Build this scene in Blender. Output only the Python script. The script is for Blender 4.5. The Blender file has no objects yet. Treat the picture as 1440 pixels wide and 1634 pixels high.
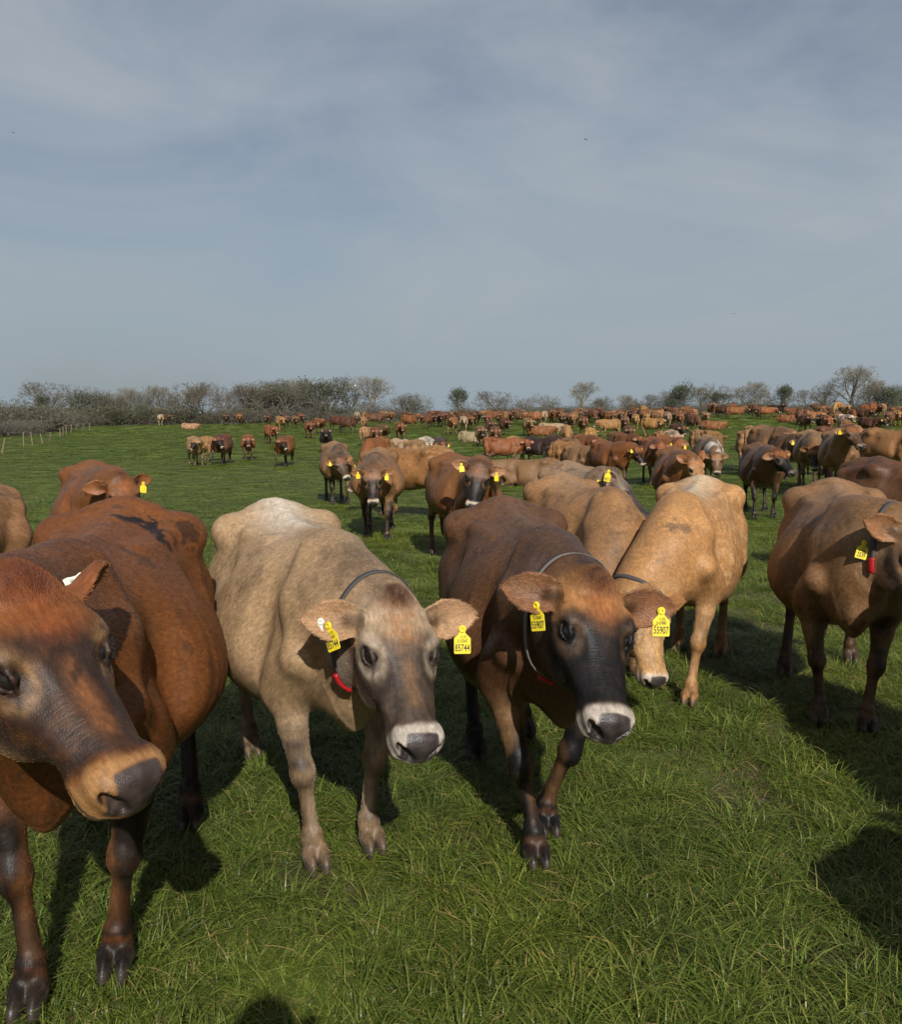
import bpy, bmesh, math, random
import numpy as np
from mathutils import Vector, Matrix
random.seed(4); np.random.seed(4)
# ------------------------------------------------------------------ camera, sky, sun, exposure
sc = bpy.context.scene
CAM_H, PITCH, FPX = 1.65, math.radians(5.59), 1400.0
cam = bpy.data.cameras.new('camera'); cam_o = bpy.data.objects.new('camera', cam); sc.collection.objects.link(cam_o); sc.camera = cam_o
cam.sensor_fit = 'HORIZONTAL'; cam.sensor_width = 36; cam.lens = 36 * FPX / 1440; cam.clip_start = .05; cam.clip_end = 4000
cam_o.location = (0, 0, CAM_H); cam_o.rotation_euler = (math.pi / 2 - PITCH, 0, 0)
SUN_EL, SUN_AZ = math.radians(33.5), math.atan2(.19, -.98)        # azimuth clockwise from +Y
w = bpy.data.worlds.new('World'); sc.world = w; w.use_nodes = True
nt = w.node_tree; N = nt.nodes; Lk = nt.links.new
bg = N['Background']; bg.inputs[1].default_value = .062
sky = N.new('ShaderNodeTexSky'); sky.sky_type = 'NISHITA'; sky.sun_disc = False; sky.sun_elevation = SUN_EL; sky.sun_rotation = SUN_AZ
sky.dust_density = 2.5; sky.air_density = 1.0; sky.ozone_density = 1.5
tc = N.new('ShaderNodeTexCoord'); sep = N.new('ShaderNodeSeparateXYZ'); Lk(tc.outputs['Generated'], sep.inputs[0])
def mth(op, a, b=None, clamp=False):
    m = N.new('ShaderNodeMath'); m.operation = op; m.use_clamp = clamp
    for i, v in enumerate((a, b)):
        if v is None: continue
        if hasattr(v, 'links'): Lk(v, m.inputs[i])
        else: m.inputs[i].default_value = v
    return m.outputs[0]
den = mth('ADD', mth('MAXIMUM', sep.outputs[2], 0.0), .12)
cx, cy = mth('DIVIDE', sep.outputs[0], den), mth('DIVIDE', sep.outputs[1], den)
cmb = N.new('ShaderNodeCombineXYZ'); Lk(cx, cmb.inputs[0]); Lk(cy, cmb.inputs[1])
def noise(vec, scale, detail, rough, dist, scl=(1, 1, 1), loc=(0, 0, 0)):
    mp = N.new('ShaderNodeMapping'); mp.inputs['Scale'].default_value = scl; mp.inputs['Location'].default_value = loc; Lk(vec, mp.inputs[0])
    n = N.new('ShaderNodeTexNoise'); n.inputs['Scale'].default_value = scale; n.inputs['Detail'].default_value = detail; n.inputs['Roughness'].default_value = rough; n.inputs['Distortion'].default_value = dist
    Lk(mp.outputs[0], n.inputs['Vector']); return n.outputs['Fac']
def ramp(fac, stops):
    r = N.new('ShaderNodeValToRGB'); e = r.color_ramp.elements
    e[0].position, e[0].color = stops[0][0], stops[0][1]; e[1].position, e[1].color = stops[-1][0], stops[-1][1]
    for p, c in stops[1:-1]:
        q = e.new(p); q.color = c
    Lk(fac, r.inputs[0]); return r.outputs[0]
g = lambda v: (v, v, v, 1)
c1 = ramp(noise(tc.outputs['Generated'], 2.0, 6, .55, .8, (1, 1, 2.3), (3.1, .4, 0)), [(.34, g(0)), (.68, g(1))])
c2 = ramp(noise(tc.outputs['Generated'], 4.2, 7, .6, 1.2, (.8, .8, 2.6), (1.3, 2.2, .6)), [(.42, g(0)), (.74, g(1))])
veil = mth('ADD', mth('MULTIPLY', c1, .72), mth('MULTIPLY', c2, .14), True)
hz = mth('POWER', mth('SUBTRACT', 1.0, mth('MAXIMUM', sep.outputs[2], 0.0), True), 5.0)
cover = mth('ADD', mth('MULTIPLY', veil, .80), mth('ADD', mth('MULTIPLY', hz, .58), .24), True)
mix = N.new('ShaderNodeMix'); mix.data_type = 'RGBA'; Lk(cover, mix.inputs[0]); Lk(sky.outputs[0], mix.inputs[6])
cc = N.new('ShaderNodeMix'); cc.data_type = 'RGBA'; Lk(hz, cc.inputs[0]); cc.inputs[6].default_value = (5.7, 6.3, 6.9, 1); cc.inputs[7].default_value = (3.95, 4.75, 5.35, 1)
Lk(cc.outputs[2], mix.inputs[7]); Lk(mix.outputs[2], bg.inputs[0])
sun = bpy.data.lights.new('sun', 'SUN'); sun.energy = 5.0; sun.angle = math.radians(.6); sun.color = (1, .965, .90)
sun_o = bpy.data.objects.new('sun', sun); sc.collection.objects.link(sun_o)
SUN_DIR = Vector((math.sin(SUN_AZ) * math.cos(SUN_EL), math.cos(SUN_AZ) * math.cos(SUN_EL), math.sin(SUN_EL)))
sun_o.rotation_euler = SUN_DIR.to_track_quat('Z', 'Y').to_euler()
vs = sc.view_settings; vs.view_transform = 'Standard'; vs.look = 'None'; vs.exposure = .27; vs.gamma = 1; vs.use_curve_mapping = False
sc.render.film_transparent = False
sc.cycles.max_bounces = 6; sc.cycles.transparent_max_bounces = 4; sc.cycles.use_denoising = True
sc.cycles.use_adaptive_sampling = True

# pixel of the photograph -> a world point at forward distance Y, or on the ground
_c, _s = math.cos(PITCH), math.sin(PITCH)
def ray(px, py):
    u, v = (px - 720) / FPX, (817 - py) / FPX
    return np.array([u, _c + v * _s, -_s + v * _c])
def P(px, py, Y):
    r = ray(px, py); return np.array([0, 0, CAM_H]) + r * (Y / r[1])
def G(px, py):
    r = ray(px, py); return np.array([0, 0, CAM_H]) - r * (CAM_H / r[2])

def ground_z(x, y):
    """gentle rise beyond 38 m, higher to the right, a crest at 105 m"""
    x = np.asarray(x, float); y = np.asarray(y, float)
    t = np.maximum(y - 36, 0)
    r = .042 * (np.sqrt(t * t + 60) - np.sqrt(60)) * np.where(y > 36, 1, 0)
    k = 1 + .8 * np.clip(x / np.maximum(y, 20), -.6, .6)
    r = r * k
    over = np.maximum(y - 98, 0); r = r - np.where(over > 0, .042 * over * k + .0006 * np.minimum(over, 100) ** 2 * .5, 0)
    bump = .03 * np.sin(x * .35 + 1) * np.sin(y * .27) + .06 * np.sin(x * .11 + 2) * np.sin(y * .09 + 1)
    q = np.clip((x - 4) / 5, 0, 1) * np.clip((y - 9) / 8, 0, 1); r = r + .28 * q * q * (3 - 2 * q) * np.clip((80 - y) / 40, 0, 1)
    return r + bump * np.clip((y - 6) / 12, 0, 1)
def on_ground(px, py):
    """where the ray through a pixel meets the rising ground"""
    r = ray(px, py); r = r / r[1]
    ys = np.linspace(2, 110, 2200); z = CAM_H + r[2] * ys; g_ = ground_z(r[0] * ys, ys)
    hit = np.nonzero(z < g_)[0]
    y = ys[hit[0]] if len(hit) else 100.0
    return np.array([r[0] * y, y, float(ground_z(r[0] * y, y))])

def tag(o, label=None, cat=None, group=None, kind=None):
    if label: o['label'] = label
    if cat: o['category'] = cat
    if group: o['group'] = group
    if kind: o['kind'] = kind
    return o
def link(o, parent=None):
    sc.collection.objects.link(o)
    if parent is not None: o.parent = parent
    return o
def mesh_np(name, V, Fq, mat=None, smooth=True):
    me = bpy.data.meshes.new(name); V = np.asarray(V, np.float32); Fq = np.asarray(Fq, np.int32); k = Fq.shape[1]
    me.vertices.add(len(V)); me.vertices.foreach_set('co', V.ravel())
    me.loops.add(Fq.size); me.loops.foreach_set('vertex_index', Fq.ravel())
    me.polygons.add(len(Fq)); me.polygons.foreach_set('loop_start', np.arange(0, Fq.size, k, dtype=np.int32))
    me.polygons.foreach_set('use_smooth', np.full(len(Fq), smooth))
    me.update(calc_edges=True); me.validate()
    if mat: me.materials.append(mat)
    return me
# ------------------------------------------------------------------ materials
class NT:
    def __init__(self, name):
        self.m = bpy.data.materials.new(name); self.m.use_nodes = True; self.t = self.m.node_tree
        self.b = self.t.nodes['Principled BSDF']; self.out = self.t.nodes['Material Output']
    def n(self, typ, **kw):
        x = self.t.nodes.new(typ)
        for k, v in kw.items(): setattr(x, k, v)
        return x
    def l(self, a, b): self.t.links.new(a, b)
    def set(self, sock, v):
        if hasattr(v, 'links'): self.l(v, sock)
        else: sock.default_value = v
    def math(self, op, a, b=None, c=None, clamp=False):
        m = self.n('ShaderNodeMath', operation=op, use_clamp=clamp)
        for i, v in enumerate((a, b, c)):
            if v is not None: self.set(m.inputs[i], v)
        return m.outputs[0]
    def mix(self, f, a, b, blend='MIX'):
        m = self.n('ShaderNodeMix', data_type='RGBA', blend_type=blend); self.set(m.inputs[0], f); self.set(m.inputs[6], a); self.set(m.inputs[7], b); return m.outputs[2]
    def noise(self, vec, scale, detail=3, rough=.55, scl=None, dist=0):
        if scl is not None:
            mp = self.n('ShaderNodeMapping'); mp.inputs['Scale'].default_value = scl; self.l(vec, mp.inputs[0]); vec = mp.outputs[0]
        n = self.n('ShaderNodeTexNoise'); n.inputs['Scale'].default_value = scale; n.inputs['Detail'].default_value = detail; n.inputs['Roughness'].default_value = rough; n.inputs['Distortion'].default_value = dist
        self.l(vec, n.inputs['Vector']); return n.outputs['Fac']
    def ramp(self, f, a, b, ca=0, cb=1):
        m = self.n('ShaderNodeMapRange', interpolation_type='SMOOTHSTEP'); self.set(m.inputs[0], f); m.inputs[1].default_value = a; m.inputs[2].default_value = b; m.inputs[3].default_value = ca; m.inputs[4].default_value = cb; return m.outputs[0]
    def attr(self, name, typ='GEOMETRY'):
        a = self.n('ShaderNodeAttribute', attribute_name=name, attribute_type=typ); return a
    def bump(self, h, strength, dist):
        b = self.n('ShaderNodeBump'); b.inputs['Strength'].default_value = strength; b.inputs['Distance'].default_value = dist; self.l(h, b.inputs['Height']); return b.outputs[0]

def simple(name, col, rough=.6, var=.12, scale=40, bump=.0, **kw):
    t = NT(name); co = t.n('ShaderNodeTexCoord').outputs['Object']
    n = t.noise(co, scale, 4, .6)
    c = t.mix(1, (*col, 1), t.mix(n, (1 - var,) * 3 + (1,), (1 + var,) * 3 + (1,)), 'MULTIPLY')
    t.l(c, t.b.inputs['Base Color']); t.b.inputs['Roughness'].default_value = rough
    if bump: t.l(t.bump(n, bump, .004), t.b.inputs['Normal'])
    for k, v in kw.items(): t.b.inputs[k.replace('_', ' ')].default_value = v
    return t.m

def fur_nodes(t, col, wet=1.0):
    """streaky short coat: tone and relief follow the lie of the hair; returns colour"""
    fu = t.attr('fur').outputs['Vector']
    a = t.noise(fu, 1.0, 4, .62, (11, 85, 85)); b = t.noise(fu, 1.0, 3, .6, (7, 34, 34), .4); c = t.noise(fu, 1.0, 2, .5, (60, 420, 420))
    tone = t.math('ADD', t.math('MULTIPLY', t.ramp(a, .28, .74), .36), t.math('ADD', t.math('MULTIPLY', t.ramp(b, .28, .74), .16), t.math('MULTIPLY', c, .22)))
    k = t.ramp(tone, .1, .9, .62, 1.36)
    cmb = t.n('ShaderNodeCombineColor'); 
    for i in range(3): t.l(k, cmb.inputs[i])
    co = t.n('ShaderNodeTexCoord').outputs['Object']
    mot = t.math('ADD', t.math('MULTIPLY', t.noise(co, 5, 4, .6), .55), t.math('MULTIPLY', t.noise(co, 19, 4, .65, None, .8), .45))
    mk = t.ramp(mot, .28, .72, .88, 1.12); cm2 = t.n('ShaderNodeCombineColor'); t.l(mk, cm2.inputs[0]); t.l(t.math('POWER', mk, 1.15), cm2.inputs[1]); t.l(t.math('POWER', mk, 1.3), cm2.inputs[2])
    out = t.mix(1, t.mix(1, col, cmb.outputs[0], 'MULTIPLY'), cm2.outputs[0], 'MULTIPLY')
    h = t.math('ADD', t.math('MULTIPLY', a, .6), t.math('MULTIPLY', c, .5))
    wr = t.noise(fu, 1.0, 3, .5, (34, 9, 9), 1.2)
    b1 = t.n('ShaderNodeBump'); b1.inputs['Strength'].default_value = .20; b1.inputs['Distance'].default_value = .012; t.l(t.math('ADD', t.math('MULTIPLY', t.noise(co, 11, 3, .55), .7), t.math('MULTIPLY', wr, .5)), b1.inputs['Height'])
    b2 = t.n('ShaderNodeBump'); t.set(b2.inputs['Strength'], t.math('MULTIPLY', wet, .35) if hasattr(wet, 'links') else .35); b2.inputs['Distance'].default_value = .006; t.l(h, b2.inputs['Height']); t.l(b1.outputs[0], b2.inputs['Normal'])
    return out, b2.outputs[0]

def make_hide_near():
    t = NT('cow_hide_near'); at = t.attr('coat'); wet = at.outputs['Alpha']          # alpha 1 = dry hair, 0 = bare moist skin or horn
    col, nor = fur_nodes(t, at.outputs['Color'], wet)
    pores = t.n('ShaderNodeTexVoronoi'); pores.inputs['Scale'].default_value = 300; t.l(t.n('ShaderNodeTexCoord').outputs['Object'], pores.inputs['Vector'])
    col = t.mix(wet, at.outputs['Color'], col)
    t.l(col, t.b.inputs['Base Color']); t.l(t.ramp(wet, 0, 1, .38, .46), t.b.inputs['Roughness'])
    nb = t.n('ShaderNodeBump'); nb.inputs['Strength'].default_value = .5; nb.inputs['Distance'].default_value = .0016
    t.l(t.math('MULTIPLY', pores.outputs['Distance'], t.math('SUBTRACT', 1.0, wet)), nb.inputs['Height']); t.l(nor, nb.inputs['Normal'])
    t.l(nb.outputs[0], t.b.inputs['Normal'])
    t.l(t.ramp(wet, 0, 1, .42, .21), t.b.inputs['Specular IOR Level'])
    return t.m

def make_hide():
    """herd cows share meshes: masks in the mesh, coat colour from the object"""
    t = NT('cow_hide'); p = t.attr('pig'); q = t.attr('pig2'); oc = t.n('ShaderNodeObjectInfo')
    s = t.n('ShaderNodeSeparateColor'); t.l(p.outputs['Color'], s.inputs[0]); s2 = t.n('ShaderNodeSeparateColor'); t.l(q.outputs['Color'], s2.inputs[0])
    base = oc.outputs['Color']
    fd = t.attr('face_dark', 'OBJECT').outputs['Fac']; ld = t.attr('leg_dark', 'OBJECT').outputs['Fac']; pi = t.attr('pied', 'OBJECT').outputs['Fac']
    dark = (.016, .012, .010, 1); pale = (.50, .40, .30, 1)
    c = t.mix(t.math('MULTIPLY', s2.outputs[2], .55), base, t.mix(.5, base, (.55, .42, .28, 1)))           # belly, insides of the legs
    c = t.mix(t.math('MULTIPLY', s2.outputs[0], .6), c, t.mix(.6, base, (.30, .10, .03, 1)))                # rusty forehead
    co = t.n('ShaderNodeTexCoord').outputs['Object']
    patch = t.ramp(t.noise(co, 2.6, 2, .5), .56, .60)
    c = t.mix(t.math('MULTIPLY', patch, pi), c, (.55, .49, .42, 1))
    c = t.mix(t.math('MULTIPLY', s.outputs[0], fd), c, dark)
    c = t.mix(t.math('MULTIPLY', p.outputs['Alpha'], ld), c, dark)
    c = t.mix(t.math('MULTIPLY', s2.outputs[1], .6), c, t.mix(.6, base, (.55, .30, .20, 1)))                # inside of the ears
    c = t.mix(s.outputs[1], c, pale)
    c = t.mix(t.math('MULTIPLY', q.outputs['Alpha'], .8), c, (.42, .24, .17, 1))                           # udder
    col, nor = fur_nodes(t, c)
    col = t.mix(s.outputs[2], col, (.028, .023, .021, 1))
    t.l(col, t.b.inputs['Base Color']); t.l(nor, t.b.inputs['Normal']); t.l(t.ramp(s.outputs[2], 0, 1, .58, .35), t.b.inputs['Roughness'])
    t.b.inputs['Specular IOR Level'].default_value = .22
    return t.m

def make_hair():
    t = NT('coat_hair'); at = t.attr('coat')
    t.l(at.outputs['Color'], t.b.inputs['Base Color']); t.b.inputs['Roughness'].default_value = .46; t.b.inputs['Specular IOR Level'].default_value = .20
    return t.m

MAT = dict(near=make_hide_near(), hide=make_hide(), hair=make_hair(),
    eye=simple('eyeball', (.010, .007, .006), .06, .0), tag=simple('tag_plastic', (.62, .49, .016), .5, .16, 40),
    tagwhite=simple('white_tag_plastic', (.62, .62, .54), .5, .06, 60), ink=simple('tag_ink', (.03, .028, .02), .7, .0),
    red=simple('red_plastic', (.30, .008, .010), .4, .06, 30), strap=simple('collar_webbing', (.045, .043, .042), .75, .25, 120, .3),
    strapgrey=simple('grey_webbing', (.11, .10, .092), .8, .25, 120, .3), steel=simple('buckle_steel', (.5, .5, .5), .35, .1, 50, Metallic=1.0),
    wood=simple('weathered_wood', (.17, .125, .085), .9, .35, 18, .4), wire=simple('fence_wire', (.22, .21, .20), .6, .2, 20),
    horn=simple('horn', (.45, .40, .32), .5, .2, 50), tongue=simple('tongue_skin', (.45, .10, .08), .4, .1, 60))
# ------------------------------------------------------------------ cow bodies: a distance field polygonised on a graded grid
def nrm(v):
    v = np.asarray(v, float); return v / (np.linalg.norm(v) + 1e-12)

def catmull(pts, n, closed=False):
    pts = np.asarray(pts, float); m = len(pts)
    t = np.linspace(0, m if closed else m - 1, n, endpoint=not closed)
    i = np.minimum(np.floor(t).astype(int), (m - 1) if closed else (m - 2)); f = (t - i)[:, None]
    g = (lambda k: pts[k % m]) if closed else (lambda k: pts[np.clip(k, 0, m - 1)])
    p0, p1, p2, p3 = g(i - 1), g(i), g(i + 1), g(i + 2)
    return .5 * (2 * p1 + (p2 - p0) * f + (2 * p0 - 5 * p1 + 4 * p2 - p3) * f ** 2 + (3 * p1 - p0 - 3 * p2 + p3) * f ** 3)

class Loft:
    """star-shaped loft along a local x axis: stations (x, zc, outline half [(y,z) from top to bottom])"""
    NT = 96; NS = 160
    def __init__(self, stations):
        xs, zc, R = [], [], []
        for x, z0, half in stations:
            h = np.asarray(half, float)
            ring = np.vstack([h, [[-y, z] for y, z in h[-2:0:-1]]])
            c = catmull(ring, 480, True)
            th = np.arctan2(c[:, 1] - z0, c[:, 0]); rr = np.hypot(c[:, 0], c[:, 1] - z0)
            o = np.argsort(th); th, rr = th[o], rr[o]
            th = np.concatenate([th - 2 * np.pi, th, th + 2 * np.pi]); rr = np.tile(rr, 3)
            R.append(np.interp(np.linspace(-np.pi, np.pi, self.NT + 1), th, rr)); xs.append(x); zc.append(z0)
        tab = catmull(np.column_stack([xs, zc, np.array(R)]), 600)
        self.x0, self.x1 = xs[0], xs[-1]
        g = np.linspace(self.x0, self.x1, self.NS)
        o = np.argsort(tab[:, 0]); tab = tab[o]
        self.zc = np.interp(g, tab[:, 0], tab[:, 1])
        self.R = np.stack([np.maximum(np.interp(g, tab[:, 0], tab[:, 2 + k]), .004) for k in range(self.NT + 1)], 1).astype(np.float32)
        dx = (self.x1 - self.x0) / (self.NS - 1)
        self.G = (1 / np.sqrt(1 + np.clip(np.gradient(self.R, dx, axis=0), -3, 3) ** 2)).astype(np.float32)
        self.rmax = float(self.R.max())
    def bbox(self):
        return np.array([self.x0, -self.rmax, self.zc.min() - self.rmax]), np.array([self.x1, self.rmax, self.zc.max() + self.rmax])
    def __call__(self, x, y, z):
        s = np.clip((x - self.x0) / (self.x1 - self.x0) * (self.NS - 1), 0, self.NS - 1.001).astype(np.float32)
        i = s.astype(np.int32); f = s - i
        zc = np.interp(np.clip(x, self.x0, self.x1), np.linspace(self.x0, self.x1, self.NS), self.zc).astype(np.float32)
        dz = z - zc
        th = ((np.arctan2(dz, y) + np.float32(np.pi)) * np.float32(self.NT / (2 * np.pi))).clip(0, self.NT - .001)
        j = th.astype(np.int32); h = th - j
        i, j, f, h = np.broadcast_arrays(i, j, f, h)
        R = self.R
        r = (R[i, j] * (1 - f) + R[i + 1, j] * f) * (1 - h) + (R[i, j + 1] * (1 - f) + R[i + 1, j + 1] * f) * h
        d = (np.sqrt(y * y + dz * dz) - r) * self.G[i, j]
        ex = np.maximum(np.maximum(self.x0 - x, x - self.x1), 0)
        return np.where(ex > 0, np.sqrt(np.maximum(d, 0) ** 2 + ex ** 2), d)

class Field:
    def __init__(self, xs, ys, zs):
        self.ax = [a.astype(np.float32) for a in (xs, ys, zs)]
        self.F = np.full((len(xs), len(ys), len(zs)), .3, np.float32)
    def sub(self, lo, hi, m):
        sl = []
        for a, l, h in zip(self.ax, lo, hi):
            i0 = max(0, np.searchsorted(a, l - m) - 1); i1 = min(len(a), np.searchsorted(a, h + m) + 1)
            if i1 <= i0: return None
            sl.append(slice(i0, i1))
        return tuple(sl)
    def grid(self, sl):
        return (self.ax[0][sl[0]][:, None, None], self.ax[1][sl[1]][None, :, None], self.ax[2][sl[2]][None, None, :])
    def put(self, sl, d, k):
        F = self.F[sl]
        h = np.maximum(k - np.abs(F - d), 0)
        self.F[sl] = np.minimum(F, d) - h * h * (.25 / k)
    def cut(self, sl, d, k):            # smooth subtraction of d
        F = self.F[sl]
        h = np.maximum(k - np.abs(F + d), 0)
        self.F[sl] = np.maximum(F, -d) + h * h * (.25 / k)
    def cone(self, a, b, ra, rb, k, cut=False):
        a = np.asarray(a, np.float32); b = np.asarray(b, np.float32)
        r = max(ra, rb); sl = self.sub(np.minimum(a, b) - r, np.maximum(a, b) + r, k + .03)
        if sl is None: return
        x, y, z = self.grid(sl); ab = b - a; L2 = float(ab @ ab) + 1e-9
        t = np.clip(((x - a[0]) * ab[0] + (y - a[1]) * ab[1] + (z - a[2]) * ab[2]) / L2, 0, 1)
        d = np.sqrt((x - a[0] - t * ab[0]) ** 2 + (y - a[1] - t * ab[1]) ** 2 + (z - a[2] - t * ab[2]) ** 2) - (ra + (rb - ra) * t)
        (self.cut if cut else self.put)(sl, d, k)
    def chain(self, P, R, k):
        for i in range(len(P) - 1): self.cone(P[i], P[i + 1], R[i], R[i + 1], k)
    def ell(self, c, r, k, M=None, cut=False):
        """ellipsoid; M rows = local axes"""
        c = np.asarray(c, np.float32); r = np.asarray(r, np.float32)
        M = np.eye(3, dtype=np.float32) if M is None else np.asarray(M, np.float32)
        e = np.abs(M.T) @ r
        sl = self.sub(c - e, c + e, k + .03)
        if sl is None: return
        x, y, z = self.grid(sl); x = x - c[0]; y = y - c[1]; z = z - c[2]
        q = [(M[i, 0] * x + M[i, 1] * y + M[i, 2] * z) / r[i] for i in range(3)]
        k0 = np.sqrt(q[0] ** 2 + q[1] ** 2 + q[2] ** 2)
        k1 = np.sqrt((q[0] / r[0]) ** 2 + (q[1] / r[1]) ** 2 + (q[2] / r[2]) ** 2)
        d = k0 * (k0 - 1) / np.maximum(k1, 1e-6)
        (self.cut if cut else self.put)(sl, d, k)
    def local(self, lo, hi, o, M, fn, k, m=.0):
        """fn in a rotated local frame (M rows = axes, o = origin), lo/hi the local bounds"""
        c = np.array([[a, b, d] for a in (lo[0], hi[0]) for b in (lo[1], hi[1]) for d in (lo[2], hi[2])]) @ np.asarray(M) + o
        sl = self.sub(c.min(0), c.max(0), k + .03 + m)
        if sl is None: return
        x, y, z = self.grid(sl); x = x - np.float32(o[0]); y = y - np.float32(o[1]); z = z - np.float32(o[2])
        M = np.asarray(M, np.float32)
        q = [M[i, 0] * x + M[i, 1] * y + M[i, 2] * z for i in range(3)]
        self.put(sl, fn(*q).astype(np.float32), k)
    def nets(self):
        F = self.F; s = F < 0; X, Y, Z = self.ax
        n = np.array(F.shape)
        c = np.zeros(n - 1, np.uint8)
        for a in (0, 1):
            for b in (0, 1):
                for d in (0, 1): c += s[a:n[0] - 1 + a, b:n[1] - 1 + b, d:n[2] - 1 + d]
        act = (c > 0) & (c < 8)
        I = np.argwhere(act); idx = np.full(act.shape, -1, np.int32); idx[act] = np.arange(len(I))
        acc = np.zeros((len(I), 3)); cnt = np.zeros(len(I)); i, j, k = I.T
        corners = [(a, b, d) for a in (0, 1) for b in (0, 1) for d in (0, 1)]
        val = {cc: F[i + cc[0], j + cc[1], k + cc[2]] for cc in corners}
        pos = {cc: np.stack([X[i + cc[0]], Y[j + cc[1]], Z[k + cc[2]]], 1) for cc in corners}
        for p in corners:
            for ax in range(3):
                if p[ax]: continue
                q = list(p); q[ax] = 1; q = tuple(q)
                a, b = val[p], val[q]; m = (a < 0) != (b < 0)
                t = (a[m] / (a[m] - b[m]))[:, None]
                acc[m] += pos[p][m] * (1 - t) + pos[q][m] * t; cnt[m] += 1
        V = acc / cnt[:, None]
        faces = []
        for ax in range(3):
            sh = [slice(None)] * 3; sh2 = [slice(None)] * 3; sh[ax] = slice(0, -1); sh2[ax] = slice(1, None)
            A, B = s[tuple(sh)], s[tuple(sh2)]
            E = np.argwhere(A != B)
            b, d = [(1, 2), (2, 0), (0, 1)][ax]
            E = E[(E[:, b] > 0) & (E[:, d] > 0) & (E[:, b] < n[b] - 1) & (E[:, d] < n[d] - 1)]
            def at(ob, od):
                C = E.copy(); C[:, b] += ob; C[:, d] += od
                return idx[C[:, 0], C[:, 1], C[:, 2]]
            Q = np.stack([at(-1, -1), at(0, -1), at(0, 0), at(-1, 0)], 1)
            inside = s[E[:, 0], E[:, 1], E[:, 2]]
            Q[~inside] = Q[~inside][:, ::-1]
            faces.append(Q)
        return V, np.vstack(faces)

def H(*pts):            # mirrored outline helper
    return list(pts)

def trunk_loft(belly=1.0):
    b = belly
    S = [
     (-.865, .98, H((0, 1.02), (.03, 1.0), (.03, .96), (0, .94))),
     (-.83, .98, H((0, 1.14), (.07, 1.11), (.11, 1.0), (.10, .90), (0, .84))),
     (-.74, .95, H((0, 1.20), (.07, 1.18), (.165, 1.06), (.19, .92), (.16, .78), (0, .70))),
     (-.60, .93, H((0, 1.235), (.09, 1.215), (.215, 1.10), (.255, .92), (.22, .74), (.12, .62), (0, .60))),
     (-.45, .91, H((0, 1.245), (.12, 1.225), (.245, 1.145), (.285, .92), (.27, .74), (.16, .61), (0, .585))),
     (-.28, .88, H((0, 1.215), (.08, 1.20), (.21, 1.12), (.315 * b, .90), (.325 * b, .70), (.19, .55), (0, .525))),
     (-.05, .85, H((0, 1.20), (.07, 1.185), (.225, 1.09), (.345 * b, .87), (.355 * b, .68), (.22, .515), (0, .485))),
     (.17, .85, H((0, 1.20), (.065, 1.185), (.21, 1.07), (.315 * b, .86), (.32 * b, .69), (.20, .54), (0, .505))),
     (.34, .87, H((0, 1.215), (.05, 1.19), (.145, 1.08), (.215, .88), (.225, .72), (.15, .585), (0, .55))),
     (.48, .88, H((0, 1.19), (.05, 1.16), (.11, 1.05), (.168, .88), (.18, .74), (.12, .61), (0, .585))),
     (.60, .86, H((0, 1.08), (.05, 1.05), (.11, .96), (.155, .84), (.15, .74), (.09, .65), (0, .62))),
     (.67, .83, H((0, .95), (.04, .93), (.07, .88), (.09, .82), (.08, .75), (.05, .70), (0, .68))),
     (.70, .82, H((0, .85), (.01, .84), (.015, .82), (.012, .80), (0, .79))),
    ]
    return Loft(S)

def head_loft():
    # x: 0 poll .. .50 nose; z dorsal
    def st(x, top, bot, wt, we, wj, zc=None, round_=.0):
        h = top - bot; k_ = 1.09 if x < .30 else 1.09 - .22 * min((x - .30) / .1, 1); wt, we, wj = wt * k_, we * k_, wj * k_
        return (x, zc if zc is not None else (top + bot) * .5, H((0, top), (wt * .6, top - .006), (wt, top - .2 * h * .5 - .008), (we, top - .36 * h), (we * .62 + wj * .38, top - .62 * h), (wj, bot + .14 * h), (wj * .55, bot + .02 * h), (0, bot)))
    S = [
     st(-.045, -.05, -.10, .02, .03, .02),
     st(-.03, -.022, -.13, .055, .07, .04),
     st(.02, .004, -.185, .088, .104, .055),
     st(.08, .016, -.228, .104, .116, .068),
     st(.14, .012, -.242, .106, .120, .078),
     st(.195, -.002, -.238, .088, .106, .078),
     st(.25, -.014, -.208, .066, .088, .066),
     st(.31, -.018, -.174, .054, .074, .053),
     st(.365, -.016, -.150, .052, .068, .046),
     st(.41, -.012, -.144, .056, .072, .050),
     st(.442, -.014, -.142, .060, .078, .055),
     st(.465, -.021, -.138, .058, .074, .054),
     st(.482, -.034, -.130, .050, .064, .046),
     st(.494, -.055, -.118, .034, .046, .034),
     st(.501, -.080, -.104, .010, .014, .010),
    ]
    return Loft(S)

TRUNK = {}
HEAD_L = head_loft()
FORELEG = [(.44, .17, .74), (.40, .185, .66), (.455, .165, .375), (.45, .160, .345), (.455, .155, .135), (.465, .155, .105), (.505, .157, .045)]
HINDLEG = [(-.52, .15, .90), (-.40, .19, .70), (-.755, .155, .50), (-.765, .155, .46), (-.735, .155, .16), (-.725, .155, .125), (-.675, .158, .045)]

def bezier(a, b, c, d, n):
    t = np.linspace(0, 1, n)[:, None]
    return (1 - t) ** 3 * a + 3 * (1 - t) ** 2 * t * b + 3 * (1 - t) * t * t * c + t ** 3 * d

def axis_coords(lo, hi, flo, fhi, coarse, fine):
    """graded axis: fine inside [flo,fhi], coarse outside, easing between"""
    x = [lo]
    while x[-1] < hi:
        p = x[-1]
        dist = max(flo - p, p - fhi, 0)
        x.append(p + min(coarse, fine + dist * .18))
    return np.array(x)

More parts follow.
